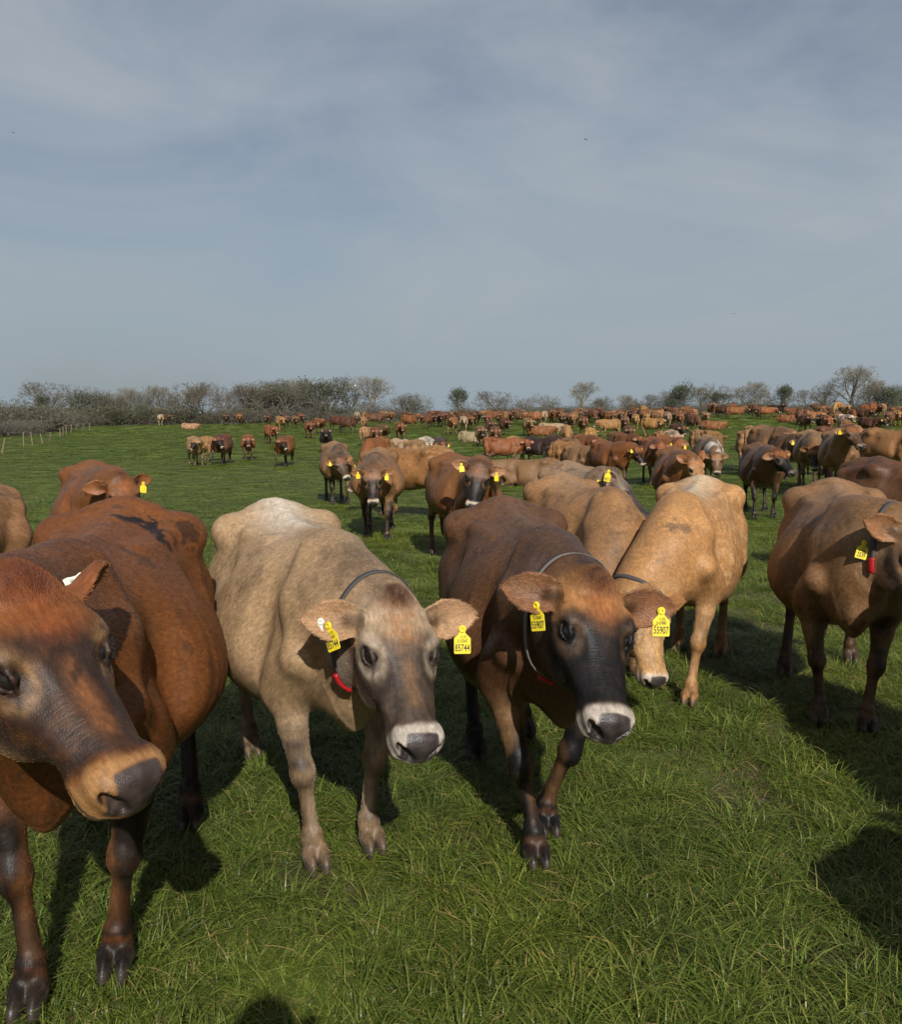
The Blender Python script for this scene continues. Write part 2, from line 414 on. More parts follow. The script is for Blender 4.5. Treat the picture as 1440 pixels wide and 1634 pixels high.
def ear_frame(hp, side):
    """head-frame ear: returns origin, axes u (to the tip), v (across), w (open side) in cow space"""
    e = hp['ear'][0 if side > 0 else 1]
    o = hp['o'] + np.array([.028, side * .090, -.062]) @ hp['M']
    u = nrm(np.array(e[0]) @ hp['M']); w = np.array(e[1]) @ hp['M']
    w = nrm(w - u * (w @ u)); v = np.cross(w, u)
    return o, u, v, w

EYE_C = (.168, .0915, -.048); EYE_R = .0285
def eye_frame(hp, s):
    M = hp['M']; ec = hp['o'] + np.array([EYE_C[0], s * EYE_C[1], EYE_C[2]]) @ M
    n = nrm([.34, s * .72, .56]); a = nrm(np.array([.93, -s * .30, -.22])); a = nrm(a - n * (a @ n)); h_ = np.cross(a, n) * -s
    h_ = h_ if h_[2] > 0 else -h_
    return ec, a @ M, h_ @ M, n @ M

def build_cow(pose, coarse=.014, fine=.006, hfine=True):
    """pose: poll, nose, left (cow space), legs (4 dicts of foot offsets), returns V, Q, attributes, anchors"""
    belly = pose.get('belly', 1.0)
    if belly not in TRUNK: TRUNK[belly] = trunk_loft(belly)
    T = TRUNK[belly]
    poll = np.array(pose['poll'], float); nose = np.array(pose['nose'], float)
    d = nrm(nose - poll); L = np.array(pose['left'], float); L = nrm(L - d * (L @ d)); up = np.cross(d, L)
    M = np.stack([d, L, up])
    hs = pose.get('hscale', 1.0)
    M = M  # rotation only
    ear = pose.get('ear', (((-.12, 1, -.22), (.42, .05, .55)), ((-.12, -1, -.22), (.42, -.05, .55))))
    hp = dict(o=poll, M=M, ear=ear)
    lying = pose.get('lying', False)
    # legs
    legs = []
    for n, (base, s) in enumerate(((FORELEG, 1), (FORELEG, -1), (HINDLEG, 1), (HINDLEG, -1))):
        P = np.array(base, float) * [1, s, 1]
        off = pose.get('feet', [(0, 0)] * 4)[n]
        kb = pose.get('knee', [0] * 4)[n]
        w = np.array([0, .05, .45, .52, .93, .97, 1.0]) if n < 2 else np.array([0, .1, .5, .55, .93, .97, 1.0])
        P[:, 0] += off[0] * w + kb * np.array([0, 0, 1, 1, .15, .05, 0]); P[:, 1] += off[1] * w
        if len(off) > 2:
            P[:, 2] += off[2] * np.array([0, 0, .3, .35, .8, .9, 1])
        legs.append(P)
    if lying:
        zs = -.50
        legs[0] = np.array([(.44, .17, .74), (.40, .22, .66), (.62, .23, .575), (.63, .23, .56), (.44, .20, .545), (.42, .2, .54), (.36, .19, .53)])
        legs[1] = legs[0] * [1, -1, 1]
        legs[2] = np.array([(-.52, .15, .85), (-.22, .30, .64), (-.50, .40, .56), (-.50, .40, .55), (-.22, .42, .545), (-.20, .42, .54), (-.13, .42, .53)])
        legs[3] = np.array([(-.52, -.10, .80), (-.30, -.20, .62), (-.50, -.22, .56), (-.50, -.22, .55), (-.25, -.25, .545), (-.2, -.25, .54), (-.13, -.25, .53)])
    earL = .205
    hb = np.array([[a, b, c] for a in (-.06, .53) for b in (-.13, .13) for c in (-.26, .04)]) @ M + poll
    ep = []
    for s in (1, -1):
        o, u, v, w = ear_frame(hp, s); ep += [o + u * earL + v * .06, o + u * earL - v * .06]
    hb = np.vstack([hb, ep])
    hlo, hhi = hb.min(0) - .02, hb.max(0) + .02
    lo = np.minimum(hlo, [-.98, -.46, .0 if not lying else .5]) - .03
    hi = np.maximum(hhi, [.72, .46, 1.30]) + .03
    lo[2] = -.02 if not lying else .48
    fine_ = fine if hfine else coarse
    f = Field(*[axis_coords(lo[a], hi[a], hlo[a], hhi[a], coarse, fine_) for a in range(3)])
    # --- trunk
    sl = f.sub(*T.bbox(), .06); x, y, z = f.grid(sl)
    dT = T(x, y, z)
    rib = pose.get('rib', .0018)
    if rib:
        win = np.exp(-((x - .06) / .24) ** 2) * np.exp(-((z - .82) / .24) ** 2) * (np.abs(y) > .12)
        dT = dT - rib * win * np.sin((x + .25 * (z - .8)) * (2 * np.pi / .075) + 1.4 * np.sin(x * 9 + z * 7)) * (.6 + .4 * np.sin(x * 17 + z * 5 + y * 4))
    f.put(sl, dT.astype(np.float32), .02)
    # spine, hooks, pins, shoulder blades
    f.chain([(.40, 0, 1.195), (.2, 0, 1.183), (-.05, 0, 1.183), (-.28, 0, 1.20), (-.5, 0, 1.235), (-.68, 0, 1.225), (-.80, 0, 1.19)], [.022, .018, .018, .018, .024, .024, .022], .05)
    f.ell((-.60, 0, 1.185), (.18, .10, .055), .08)
    for s in (1, -1):
        hk = pose.get('hook', 1.0)
        f.ell((-.46, s * .225 * (.6 + .4 * hk), 1.150), (.070, .048, .040), .10)
        f.chain([(-.46, s * .20, 1.155), (-.50, s * .08, 1.195), (-.52, 0, 1.205)], [.034, .034, .034], .08)
        f.chain([(-.44, s * .20, 1.155), (-.25, s * .165, 1.15), (-.02, s * .13, 1.14)], [.024, .018, .012], .06)
        f.chain([(-.46, s * .225, 1.145), (-.62, s * .17, 1.12), (-.80, s * .105, 1.10)], [.04, .03, .04], .08)
        f.ell((-.82, s * .105, 1.085), (.045, .04, .045), .05)
        f.chain([(-.81, s * .11, 1.06), (-.80, s * .135, .90), (-.76, s * .15, .72)], [.05, .085, .075], .07)
        f.cone((-.74, s * .15, .74), (-.765, s * .155, .55), .075, .035, .07) if not lying else None
        f.ell((-.25, s * .345, 1.035), (.115, .085, .085), .08, cut=True)       # hollow in front of the hook
        f.ell((-.64, s * .285, 1.10), (.095, .075, .06), .07, cut=True)
        f.chain([(.40, s * .085, 1.17), (.47, s * .150, 1.0), (.575, s * .175, .815)], [.030, .042, .046], .06)
        f.chain([(.575, s * .175, .815), (.45, s * .185, .71)], [.048, .066], .08)
        f.ell((.30, s * .27, .93), (.050, .065, .22), .08, M=[[.97, 0, -.22], [0, 1, 0], [.22, 0, .97]], cut=True)   # groove behind the shoulder
    f.ell((.60, 0, .70), (.12, .085, .085), .09)
    f.ell((.60, 0, .625), (.105, .040, .085), .07)
    # --- legs
    rF = [.085, .082, .044, .043, .0305, .037, .036]
    rH = [.15, .125, .050, .046, .033, .039, .037]
    for n, P in enumerate(legs):
        s = 1 if n % 2 == 0 else -1
        R = np.array(rF if n < 2 else rH)
        if n < 2:
            f.cone(P[0], P[1], R[0], R[1], .08)
            m = P[1] * .55 + P[2] * .45
            f.cone(P[1], m, .078, .052, .045); f.cone(m, P[2], .052, .040, .025)
            f.ell((P[2] + P[3]) / 2 + [.008, 0, 0], (.050, .046, .060), .016)
            a = P[3] * .8 + P[4] * .2
            f.cone(P[3], a, .037, .0255, .02); f.cone(a, P[4], .0255, .028, .016)
            f.cone(a + [-.018, 0, 0], P[4] + [-.018, 0, .02], .016, .018, .02)
        else:
            f.cone(P[0], P[1], .155, .115, .09)
            m = P[1] * .5 + P[2] * .5
            f.cone(P[1], m, .115, .068, .07); f.cone(m, P[2], .068, .045, .04)
            back = nrm(P[1] - P[2]) if lying else np.array([-.7, 0, .7])
            if not lying:
                f.cone(P[3] + [-.02, 0, .0], P[3] + [-.052, 0, .085], .03, .020, .03)
                f.cone(P[3] + [-.052, 0, .085], P[1] * .55 + P[2] * .45 + [-.06, 0, .03], .018, .03, .05)
            f.ell((P[2] + P[3]) / 2, (.05, .040, .058), .03)
            a = P[3] * .75 + P[4] * .25
            f.cone(P[3], a, .041, .028, .025); f.cone(a, P[4], .028, .030, .016)
            f.cone(a + [-.02, 0, 0], P[4] + [-.018, 0, .02], .017, .019, .02)
        f.ell((P[4] + P[5]) / 2, (.045, .040, .040), .016)
        for e in (1, -1):                                   # dew claws, then the two claws
            f.ell(P[5] + [-.042, e * .018, -.005], (.014, .011, .016), .008)
        fw = np.array([1, 0, 0.])
        for e in (1, -1):
            c = P[6] + np.array([.008, e * .0245, 0])
            f.cone(P[5] + [0, e * .010, -.01], c + [-.015, 0, .015], .030, .029, .012)
            f.ell(c + [0, 0, -.004], (.062, .0215, .047), .004, M=[[.92, 0, -.39], [0, 1, 0], [.39, 0, .92]])
    if not lying:
        sl = (slice(None), slice(None), slice(0, int(np.searchsorted(f.ax[2], .06))))
        f.F[sl] = np.maximum(f.F[sl], (.004 - f.ax[2][sl[2]])[None, None, :])
    # --- udder and tail
    ud = pose.get('udder', 1.0)
    if ud:
        f.ell((-.50, 0, .60), (.20 * ud, .135 * ud, .15), .06)
        for a, b in ((-.42, .06), (-.42, -.06), (-.57, .055), (-.57, -.055)):
            f.cone((a, b, .50), (a, b * 1.15, .41), .020, .013, .02)
    tl = pose.get('tail', 'hang')
    if tl == 'hang':
        tp = [(-.80, 0, 1.19), (-.87, .0, 1.16), (-.905, .005, 1.05), (-.915, .01, .80), (-.905, .015, .55), (-.90, .02, .42), (-.905, .03, .22)]; tr = [.030, .028, .022, .018, .016, .028, .012]
    elif tl == 'swish':
        tp = [(-.80, 0, 1.19), (-.90, .0, 1.17), (-1.0, .05, 1.05), (-1.10, .12, .88), (-1.18, .18, .76), (-1.25, .22, .70), (-1.38, .27, .66)]; tr = [.030, .026, .02, .016, .016, .026, .01]
    elif tl == 'up':
        tp = [(-.80, 0, 1.19), (-.87, .0, 1.22), (-.92, .02, 1.32), (-.98, .03, 1.42), (-1.06, .05, 1.48), (-1.16, .07, 1.50), (-1.24, .1, 1.48)]; tr = [.030, .026, .02, .016, .016, .024, .01]
    else:
        tp = [(-.80, 0, 1.19), (-.88, .02, 1.12), (-.90, .10, .90), (-.86, .22, .70), (-.74, .34, .58), (-.64, .38, .55), (-.55, .40, .54)]; tr = [.030, .026, .02, .018, .016, .022, .01]
    tp = np.array(tp)
    f2lo, f2hi = tp.min(0), tp.max(0)
    f.chain(catmull(tp, 16), np.interp(np.linspace(0, 6, 16), range(7), tr), .02)
    # --- neck
    h = lambda a, b, c: np.array([a, b, c], float) @ M + poll
    back = -d
    nk = pose.get('neck', .30)
    bend = np.array(pose.get('bend', (0, 0, 0)), float)
    def run(B, bt, E, et, ra, rb, k, n=9):
        P = bezier(np.array(B, float), np.array(B, float) + np.array(bt) + bend * .5, E + et + bend, E, n)
        f.chain(P, ra + (rb - ra) * np.linspace(0, 1, n) ** .8, k)
        return P
    occ = nrm(np.array([-.75, 0, -.65]) @ M)                     # the neck leaves the skull backwards and under
    crest = run((.36, 0, 1.12), (.20, 0, .02), h(-.005, 0, -.06), occ * .16, .072, .058, .10)
    mid = run((.42, 0, .95), (.22, 0, .0), h(.03, 0, -.125), occ * .18, .165, .088, .10)
    low = run((.55, 0, .78), (.16, 0, .04), h(.10, 0, -.175), occ * .12, .10, .055, .09)
    dl = pose.get('dewlap', .05)
    P = bezier(np.array([.62, 0, .655]), np.array([.74, 0, .66]), h(.10, 0, -.24) + occ * .18 + [0, 0, -dl], h(.13, 0, -.20), 9)
    f.chain(P, np.linspace(.035, .02, 9), .07)
    # --- head
    f.local((-.06, -.125, -.26), (.525, .125, .04), poll, M, HEAD_L, .03)
    for s in (1, -1):
        f.ell(h(.140, s * .096, -.022), (.050, .026, .024), .03, M)              # brow
        f.ell(h(.178, s * .096, -.090), (.050, .020, .026), .03, M)              # below the eye
        f.ell(h(.175, s * .062, -.165), (.095, .036, .075), .05, M)              # cheek
        f.ell(h(.30, s * .052, -.085), (.10, .022, .022), .04, M)                # facial crest
        f.ell(h(.232, s * .094, -.012), (.055, .028, .022), .03, M, cut=True)    # hollow before the eye
        f.ell(h(.440, s * .050, -.058), (.042, .028, .034), .025, M)             # nostril wing
        f.ell(h(.415, s * .056, -.116), (.055, .020, .026), .03, M)               # upper lip
        f.chain([h(.025, s * .06, -.02), h(.045, s * .085, -.025)], [.024, .016], .03)   # horn bud
    f.ell(h(.0, 0, -.012), (.045, .060, .035), .04, M)
    f.ell(h(.40, 0, -.142), (.055, .040, .024), .025, M)                         # chin
    f.ell(h(.455, 0, -.060), (.030, .046, .036), .03, M)                         # nose pad
    if hfine:
        for s in (1, -1):
            for q, r in (((.497, .030, -.082), .0115), ((.492, .041, -.070), .0165), ((.482, .053, -.059), .0155), ((.466, .062, -.052), .010)):
                f.ell(h(q[0], s * q[1], q[2]), (r * 1.5, r, r), .008, M, cut=True)
            # mouth slit
            mp = [h(.492, 0, -.112), h(.480, s * .033, -.114), h(.448, s * .062, -.120), h(.405, s * .070, -.124), h(.36, s * .066, -.120)]
            for a, b in zip(mp[:-1], mp[1:]): f.cone(a, b, .0035, .0035, .010, cut=True)
            # eye: socket, upper and lower lids laid over the eyeball
            ec, ea, eh, en = eye_frame(hp, s)
            E3 = np.stack([ea, eh, en])
            f.ell(ec + en * .027, (.032, .0195, .026), .006, E3, cut=True)
            for lid, hh, r0 in ((1, .0158, .0064), (-1, .0160, .0050)):
                pts = []
                for a_ in (-.0315, -.019, -.004, .013, .0305):
                    h_ = lid * hh * (1 - (a_ / .032) ** 2) ** .8 + (-.002 if a_ > .02 else 0)
                    pts.append(ec + ea * a_ + eh * h_ + en * (math.sqrt(max((.0325) ** 2 - a_ * a_ * .8 - h_ * h_, .00008))))
                f.chain(pts, [r0 * .7, r0, r0 * 1.1, r0, r0 * .7], .005)
    # --- ears
    anchors = dict(head=hp)
    for s in (1, -1):
        o, u, v, w = ear_frame(hp, s)
        th = .0075 if hfine else .013
        def earf(a, b, c):
            t = np.clip(a / earL, 0, 1)
            hw = np.interp(t, [0, .15, .4, .65, .85, 1], [.030, .048, .066, .060, .040, .006]).astype(np.float32)
            cup = np.interp(t, [0, .25, .6, 1], [.040, .034, .018, .008]).astype(np.float32)
            q = b / hw
            w0 = cup * np.minimum(q * q, 1.6) - .010 * np.sin(t * 3.1)
            dt = np.abs(c - w0) * .75 - th
            de = (np.abs(b) - hw) * .9
            dl_ = np.maximum(-a - .01, a - earL)
            return np.sqrt(np.maximum(dt + .004, 0) ** 2 + np.maximum(de + .004, 0) ** 2 + np.maximum(dl_ + .004, 0) ** 2) - .004 + np.minimum(np.maximum(np.maximum(dt, de), dl_) + .004, 0)
        f.local((-.02, -.075, -.03), (earL + .01, .075, .07), o, np.stack([u, v, w]), earf, .012)
        f.cone(h(.025, s * .06, -.06), o + u * .03, .034, .026, .03)
    V, Q = f.nets()
    ed = np.unique(np.sort(np.vstack([Q[:, [0, 1]], Q[:, [1, 2]], Q[:, [2, 3]], Q[:, [3, 0]]]), 1), axis=0)
    deg_ = np.bincount(ed.ravel(), minlength=len(V))[:, None] + 1e-9
    for lam in (.5, -.52, .5, -.52):
        acc = np.stack([np.bincount(ed[:, 0], V[ed[:, 1], a], len(V)) + np.bincount(ed[:, 1], V[ed[:, 0], a], len(V)) for a in range(3)], 1)
        V = V + lam * (acc / deg_ - V)
    anchors['legs'] = legs
    anchors['neck'] = (crest, mid, low)
    return V, Q, anchors

# ---- pigment masks -------------------------------------------------------------------------------------------------------
def sstep(a, b, x):
    t = np.clip((x - a) / (b - a), 0, 1); return t * t * (3 - 2 * t)

def seg_dist(V, P):
    best = np.full(len(V), 9.); par = np.zeros(len(V))
    for i in range(len(P) - 1):
        ab = P[i + 1] - P[i]; t = np.clip(((V - P[i]) @ ab) / (ab @ ab + 1e-9), 0, 1)
        dd = np.linalg.norm(V - P[i] - t[:, None] * ab, axis=1)
        m = dd < best; best[m] = dd[m]; par[m] = i + t[m]
    return best, par

_rs = np.random.RandomState(11)
_NT = _rs.rand(32, 32, 32).astype(np.float32)
def vnoise(P, s, seed=0):
    """smooth value noise on points"""
    q = P * s + seed * 7.31; i = np.floor(q).astype(int); f = q - i; f = f * f * (3 - 2 * f)
    r = 0
    for a in (0, 1):
        for b in (0, 1):
            for c in (0, 1):
                r = r + _NT[(i[:, 0] + a) % 32, (i[:, 1] + b) % 32, (i[:, 2] + c) % 32] * (f[:, 0] if a else 1 - f[:, 0]) * (f[:, 1] if b else 1 - f[:, 1]) * (f[:, 2] if c else 1 - f[:, 2])
    return r

def masks(V, an, seed=0):
    hp = an['head']; q = (V - hp['o']) @ hp['M'].T; hx, hy, hz = q.T
    n1 = vnoise(V, 9, seed) - .5; n2 = vnoise(V, 28, seed + 1) - .5; n3 = vnoise(V, 70, seed + 2) - .5
    inhead = sstep(-.10, 0, hx) * (np.abs(hy) < .20) * (hz < .12) * (hz > -.30) * (hx < .56)
    # ears
    earm = np.zeros(len(V)); eari = np.zeros(len(V)); earr = np.zeros(len(V)); earh = np.zeros(len(V))
    for s in (1, -1):
        o, u, v, w = ear_frame(hp, s); r = V - o; a, b, c = r @ u, r @ v, r @ w
        inside = (a > .012) & (a < .235) & (np.abs(b) < .08) & (c > -.04) & (c < .08)
        t = np.clip(a / .205, 0, 1)
        hw = np.interp(t, [0, .15, .4, .65, .85, 1], [.030, .048, .066, .060, .040, .006])
        cup = np.interp(t, [0, .25, .6, 1], [.040, .034, .018, .008])
        w0 = cup * np.minimum((b / hw) ** 2, 1.6) - .010 * np.sin(t * 3.1)
        earm = np.maximum(earm, inside * sstep(.012, .04, a))
        eari = np.maximum(eari, inside * (c > w0) * sstep(.02, .06, a))
        earh = np.maximum(earh, inside * (c > w0) * (1 - sstep(.25, .6, t)) * np.exp(-(b / .030) ** 2))
        earr = np.maximum(earr, inside * sstep(.72, .95, np.abs(b) / hw) * sstep(.5, .9, t))
    head = inhead * (1 - earm)
    fx = hx + n1 * .05 + n2 * .02
    face = head * sstep(.10, .17, fx + .20 * np.clip(np.abs(hy) - .03, 0, .07)) * (1 - sstep(.402, .438, fx + .16 * np.abs(hy) - .25 * np.minimum(hz + .05, 0))) * sstep(-.20, -.10, hz + n1 * .06 + .05)
    eyering = np.zeros(len(V))
    for s in (1, -1):
        ec, ea, eh, en = eye_frame(hp, s); r_ = V - ec; ca, ch, cn = r_ @ ea, r_ @ eh, r_ @ en
        e = np.sqrt((ca / 1.45) ** 2 + ch ** 2); fr = (cn > -.005) & (np.abs(ca) < .1)
        tear = fr * np.exp(-((ch + .5 * (ca - .03)) / .006) ** 2) * sstep(.025, .035, ca) * (1 - sstep(.05, .075, ca))
        eyering = np.maximum(eyering, fr * np.exp(-((e - .042) / .012) ** 2) * (1 - tear)); face = np.maximum(face, head * fr * np.maximum((1 - sstep(.0240, .0300, e)) * 1.6, tear * .9))
    muz = head * sstep(.414, .446, fx + .16 * np.abs(hy) - .25 * np.minimum(hz + .05, 0)) 
    pad = head * sstep(.446, .456, hx + n2 * .008 - .45 * np.maximum(np.abs(hy) - .042, 0)) * (1 - sstep(.050, .058, np.abs(hy) + .15 * (hz + .06))) * sstep(-.104, -.094, hz) 
    nos = np.zeros(len(V))
    for s in (1, -1):
        nd, _ = seg_dist(q, np.array([(.495, s * .034, -.078), (.485, s * .050, -.061), (.468, s * .062, -.052)])); nos = np.maximum(nos, head * (1 - sstep(.012, .021, nd + n2 * .004)))
    lips = head * (np.abs(hz + .115) < .006) * sstep(.36, .40, hx)
    rust = head * np.exp(-((hy / .055) ** 2)) * sstep(-.02, .02, hx) * (1 - sstep(.13, .20, fx))
    poll = head * np.exp(-((hy / .065) ** 2)) * (1 - sstep(.02, .07, fx)) * sstep(-.05, 0, hz + .06)
    # legs
    legd = np.zeros(len(V)); hoof = np.zeros(len(V)); pale = np.zeros(len(V))
    for n, P in enumerate(an['legs']):
        dd, par = seg_dist(V, P); near = dd < .12
        up_ = np.interp(par, [0, 1, 2, 3, 4, 5, 6], [0, .1, .75, .8, .75, .9, .9])
        side = sstep(-.02, .03, (V[:, 0] - P[2, 0]) if n < 2 else -(V[:, 0] - P[3, 0]) * .0 + .01)
        lm = near * sstep(1.2, 2.0, par + n1 * 1.2 + .3 * (side - .5)) * (1 - .75 * np.exp(-((par + n1 - 5.0) / .22) ** 2))
        legd = np.maximum(legd, lm); 
        hz_ = V[:, 2] - P[6, 2]
        hoof = np.maximum(hoof, near * (par > 5.0) * (1 - sstep(.022, .030, hz_ + .25 * (V[:, 0] - P[6, 0]) + n2 * .006)))
        s = 1 if n % 2 == 0 else -1
        inner = sstep(-.01, .03, -(V[:, 1] - P[3, 1]) * s)
        pale = np.maximum(pale, near * inner * sstep(.9, 1.6, par) * (1 - sstep(3.6, 4.4, par)) * .6)
    body = 1 - np.maximum(head, earm)
    udder = body * (V[:, 0] < -.22) * (V[:, 0] > -.80) * (np.abs(V[:, 1]) < .17) * (1 - sstep(.545, .60, V[:, 2] + n1 * .06)) * (hoof < .5) * (legd < .15)
    belly = body * (1 - sstep(.52, .68, V[:, 2] + n1 * .1)) * (V[:, 2] > .40) * (np.abs(V[:, 1]) < .28) * (np.abs(V[:, 0]) < .8)
    under = head * (1 - sstep(-.22, -.15, hz))
    crest, mid, low = an['neck']
    cd, cp = seg_dist(V, crest); 
    crestm = body * (1 - sstep(.07, .15, cd + n1 * .07)) * sstep(-.3, .3, V[:, 0])
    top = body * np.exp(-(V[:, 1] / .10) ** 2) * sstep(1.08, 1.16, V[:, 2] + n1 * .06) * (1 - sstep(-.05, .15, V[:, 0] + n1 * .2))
    switch = (1 - sstep(.30, .50, V[:, 2])) * (V[:, 0] < -.86) if an.get('hang', True) else (V[:, 0] < -1.18) * 1.0
    return dict(face=face, muz=muz * (1 - pad), pad=pad, nos=nos, lips=lips, rust=rust, poll=poll, legd=np.maximum(legd * (1 - pale * .8), switch), earhole=eari * 0 + earh, hoof=hoof, pale=pale, belly=belly,
                under=under, crest=crestm, top=top, ear=earm, eari=eari, earr=earr, eye=eyering * head, udder=udder, head=head, n1=n1, n2=n2, n3=n3, hx=hx, hy=hy, hz=hz)
# ------------------------------------------------------------------ the field
def make_field_mat():
    t = NT('field_turf'); co = t.n('ShaderNodeTexCoord').outputs['Object']
    a = t.noise(co, .25, 5, .6); b = t.noise(co, 1.6, 5, .62); c = t.noise(co, 30, 4, .7); d = t.noise(co, .9, 4, .6, (1, 1, 1))
    g1, g2, g3 = (.070, .106, .014, 1), (.105, .150, .022, 1), (.150, .170, .036, 1)
    col = t.mix(t.ramp(a, .35, .65), g1, g2); col = t.mix(t.ramp(b, .40, .72, 0, .8), col, g3)
    col = t.mix(t.ramp(c, .45, .75, 0, .6), col, (.022, .040, .008, 1))
    soil = t.mix(c, (.040, .028, .017, 1), (.10, .072, .042, 1))
    sep_ = t.n('ShaderNodeSeparateXYZ'); t.l(co, sep_.inputs[0])
    near = t.ramp(sep_.outputs[1], 8, 16, 1, 0)
    col = t.mix(t.math('MULTIPLY', near, t.ramp(d, .40, .56, .35, .9)), col, soil)
    t.l(col, t.b.inputs['Base Color']); t.b.inputs['Roughness'].default_value = .85; t.b.inputs['Specular IOR Level'].default_value = .15
    h = t.math('ADD', t.math('MULTIPLY', c, .5), t.math('MULTIPLY', b, 1.2))
    t.l(t.bump(h, .8, .06), t.b.inputs['Normal'])
    return t.m
def grid_sheet(name, xs, ys, zf, mat):
    X, Y = np.meshgrid(xs, ys, indexing='ij'); Z = zf(X, Y); nx, ny = X.shape
    V = np.stack([X, Y, Z], -1).reshape(-1, 3); i, j = np.meshgrid(np.arange(nx - 1), np.arange(ny - 1), indexing='ij'); a = (i * ny + j).ravel()
    return mesh_np(name, V, np.stack([a, a + ny, a + ny + 1, a + 1], 1), mat)
xs = np.concatenate([np.linspace(-900, -90, 28)[:-1], np.linspace(-90, 90, 181), np.linspace(90, 900, 28)[1:]])
ys = np.concatenate([np.linspace(-200, -6, 20)[:-1], np.linspace(-6, 30, 110)[:-1], np.linspace(30, 130, 101)[:-1], np.linspace(130, 1500, 60)])
fo = bpy.data.objects.new('field', grid_sheet('field', xs, ys, ground_z, make_field_mat())); link(fo); tag(fo, 'green pasture rising to a low crest', None, None, 'structure')

# ---- grass: clumps of bent blades, set over the field
def make_grass_mat():
    t = NT('grass_blade'); oi = t.n('ShaderNodeObjectInfo'); tip = t.attr('tip').outputs['Fac']; br = t.attr('shade').outputs['Fac']
    co = t.n('ShaderNodeTexCoord').outputs['Object']
    lo_, mi, hi_ = (.046, .080, .011, 1), (.104, .146, .021, 1), (.185, .200, .044, 1)
    col = t.mix(t.ramp(br, 0, .6), lo_, mi); col = t.mix(t.ramp(br, .6, .93), col, hi_)
    col = t.mix(t.ramp(br, .95, .955), col, (.30, .225, .09, 1))
    wp = t.n('ShaderNodeNewGeometry').outputs['Position']
    big = t.noise(wp, .55, 4, .6); med = t.noise(wp, 2.3, 4, .6)
    col = t.mix(t.ramp(big, .42, .68, 0, .75), col, t.mix(1, col, (1.32, 1.13, .92, 1), 'MULTIPLY')); col = t.mix(t.ramp(med, .45, .30, 0, .75), col, t.mix(1, col, (.50, .58, .60, 1), 'MULTIPLY'))
    col = t.mix(t.math('MULTIPLY', t.ramp(med, .60, .72), t.math('MULTIPLY', t.ramp(br, .3, .5), .5)), col, (.21, .175, .06, 1))
    col = t.mix(t.math('MULTIPLY', t.ramp(tip, .75, 1.0), .35), col, (.16, .16, .05, 1))
    k = t.ramp(oi.outputs['Random'], 0, 1, .72, 1.28); cc_ = t.n('ShaderNodeCombineColor')
    for i in range(3): t.l(k, cc_.inputs[i])
    col = t.mix(1, col, cc_.outputs[0], 'MULTIPLY')
    t.l(col, t.b.inputs['Base Color']); t.b.inputs['Roughness'].default_value = .42; t.b.inputs['Specular IOR Level'].default_value = .35
    tr = t.n('ShaderNodeBsdfTranslucent'); t.l(t.mix(1, col, (1.1, 1.25, .5, 1), 'MULTIPLY'), tr.inputs['Color'])
    ms = t.n('ShaderNodeMixShader'); ms.inputs[0].default_value = .30; t.l(t.b.outputs[0], ms.inputs[1]); t.l(tr.outputs[0], ms.inputs[2]); t.l(ms.outputs[0], t.out.inputs[0])
    return t.m
GM = make_grass_mat()
def clump(rs, n, spread, lmin, lmax, wid, flop):
    V, F, tip, sh = [], [], [], []
    th0 = rs.rand() * 6.28
    for i in range(n):
        a = rs.rand() * 6.283; r = spread * math.sqrt(rs.rand()); bx, by = r * math.cos(a), r * math.sin(a)
        dirn = th0 + rs.randn() * .9 if rs.rand() < .55 else a + rs.randn() * .6
        L = lmin + (lmax - lmin) * rs.rand() ** 1.4; wd = wid * (.6 + .7 * rs.rand()); lean = flop * (.25 + .9 * rs.rand()); s = rs.rand()
        dx, dy = math.cos(dirn), math.sin(dirn); px, py = -dy, dx; x, y, z = bx, by, -.01; ang = lean * .25
        tw = rs.randn() * .5
        seg = 4; b0 = len(V)
        for k in range(seg + 1):
            t_ = k / seg; ww = wd * (1 - t_ ** 1.6) * .5 + .0002
            cx_, cy_ = px * math.cos(tw) , py * math.cos(tw)
            V.append((x - cx_ * ww, y - cy_ * ww, z + math.sin(tw) * ww)); V.append((x + cx_ * ww, y + cy_ * ww, z - math.sin(tw) * ww)); tip += [t_, t_]; sh += [s, s]
            st = L / seg; x += dx * math.sin(ang) * st; y += dy * math.sin(ang) * st; z += math.cos(ang) * st; ang += lean * (.35 + .5 * t_)
            z = max(z, .004)
        for k in range(seg): F.append((b0 + 2 * k, b0 + 2 * k + 1, b0 + 2 * k + 3, b0 + 2 * k + 2))
    me = mesh_np('grass_clump', V, F, GM)
    for nm, ar in (('tip', tip), ('shade', sh)):
        at = me.attributes.new(nm, 'FLOAT', 'POINT'); at.data.foreach_set('value', np.array(ar, np.float32))
    return me
rs = np.random.RandomState(2)
gcol = bpy.data.collections.new('grass_clumps')
SPEC = [(76, .095, .07, .19, .0042, 1.35), (70, .095, .09, .25, .0046, 1.6), (80, .11, .05, .14, .0040, 1.3), (58, .09, .10, .29, .0050, 1.7), (90, .12, .04, .11, .0036, 1.2), (62, .10, .08, .22, .0044, 1.9)]
for k, sp in enumerate(SPEC):
    o = bpy.data.objects.new('clump_%d' % k, clump(rs, *sp)); gcol.objects.link(o)
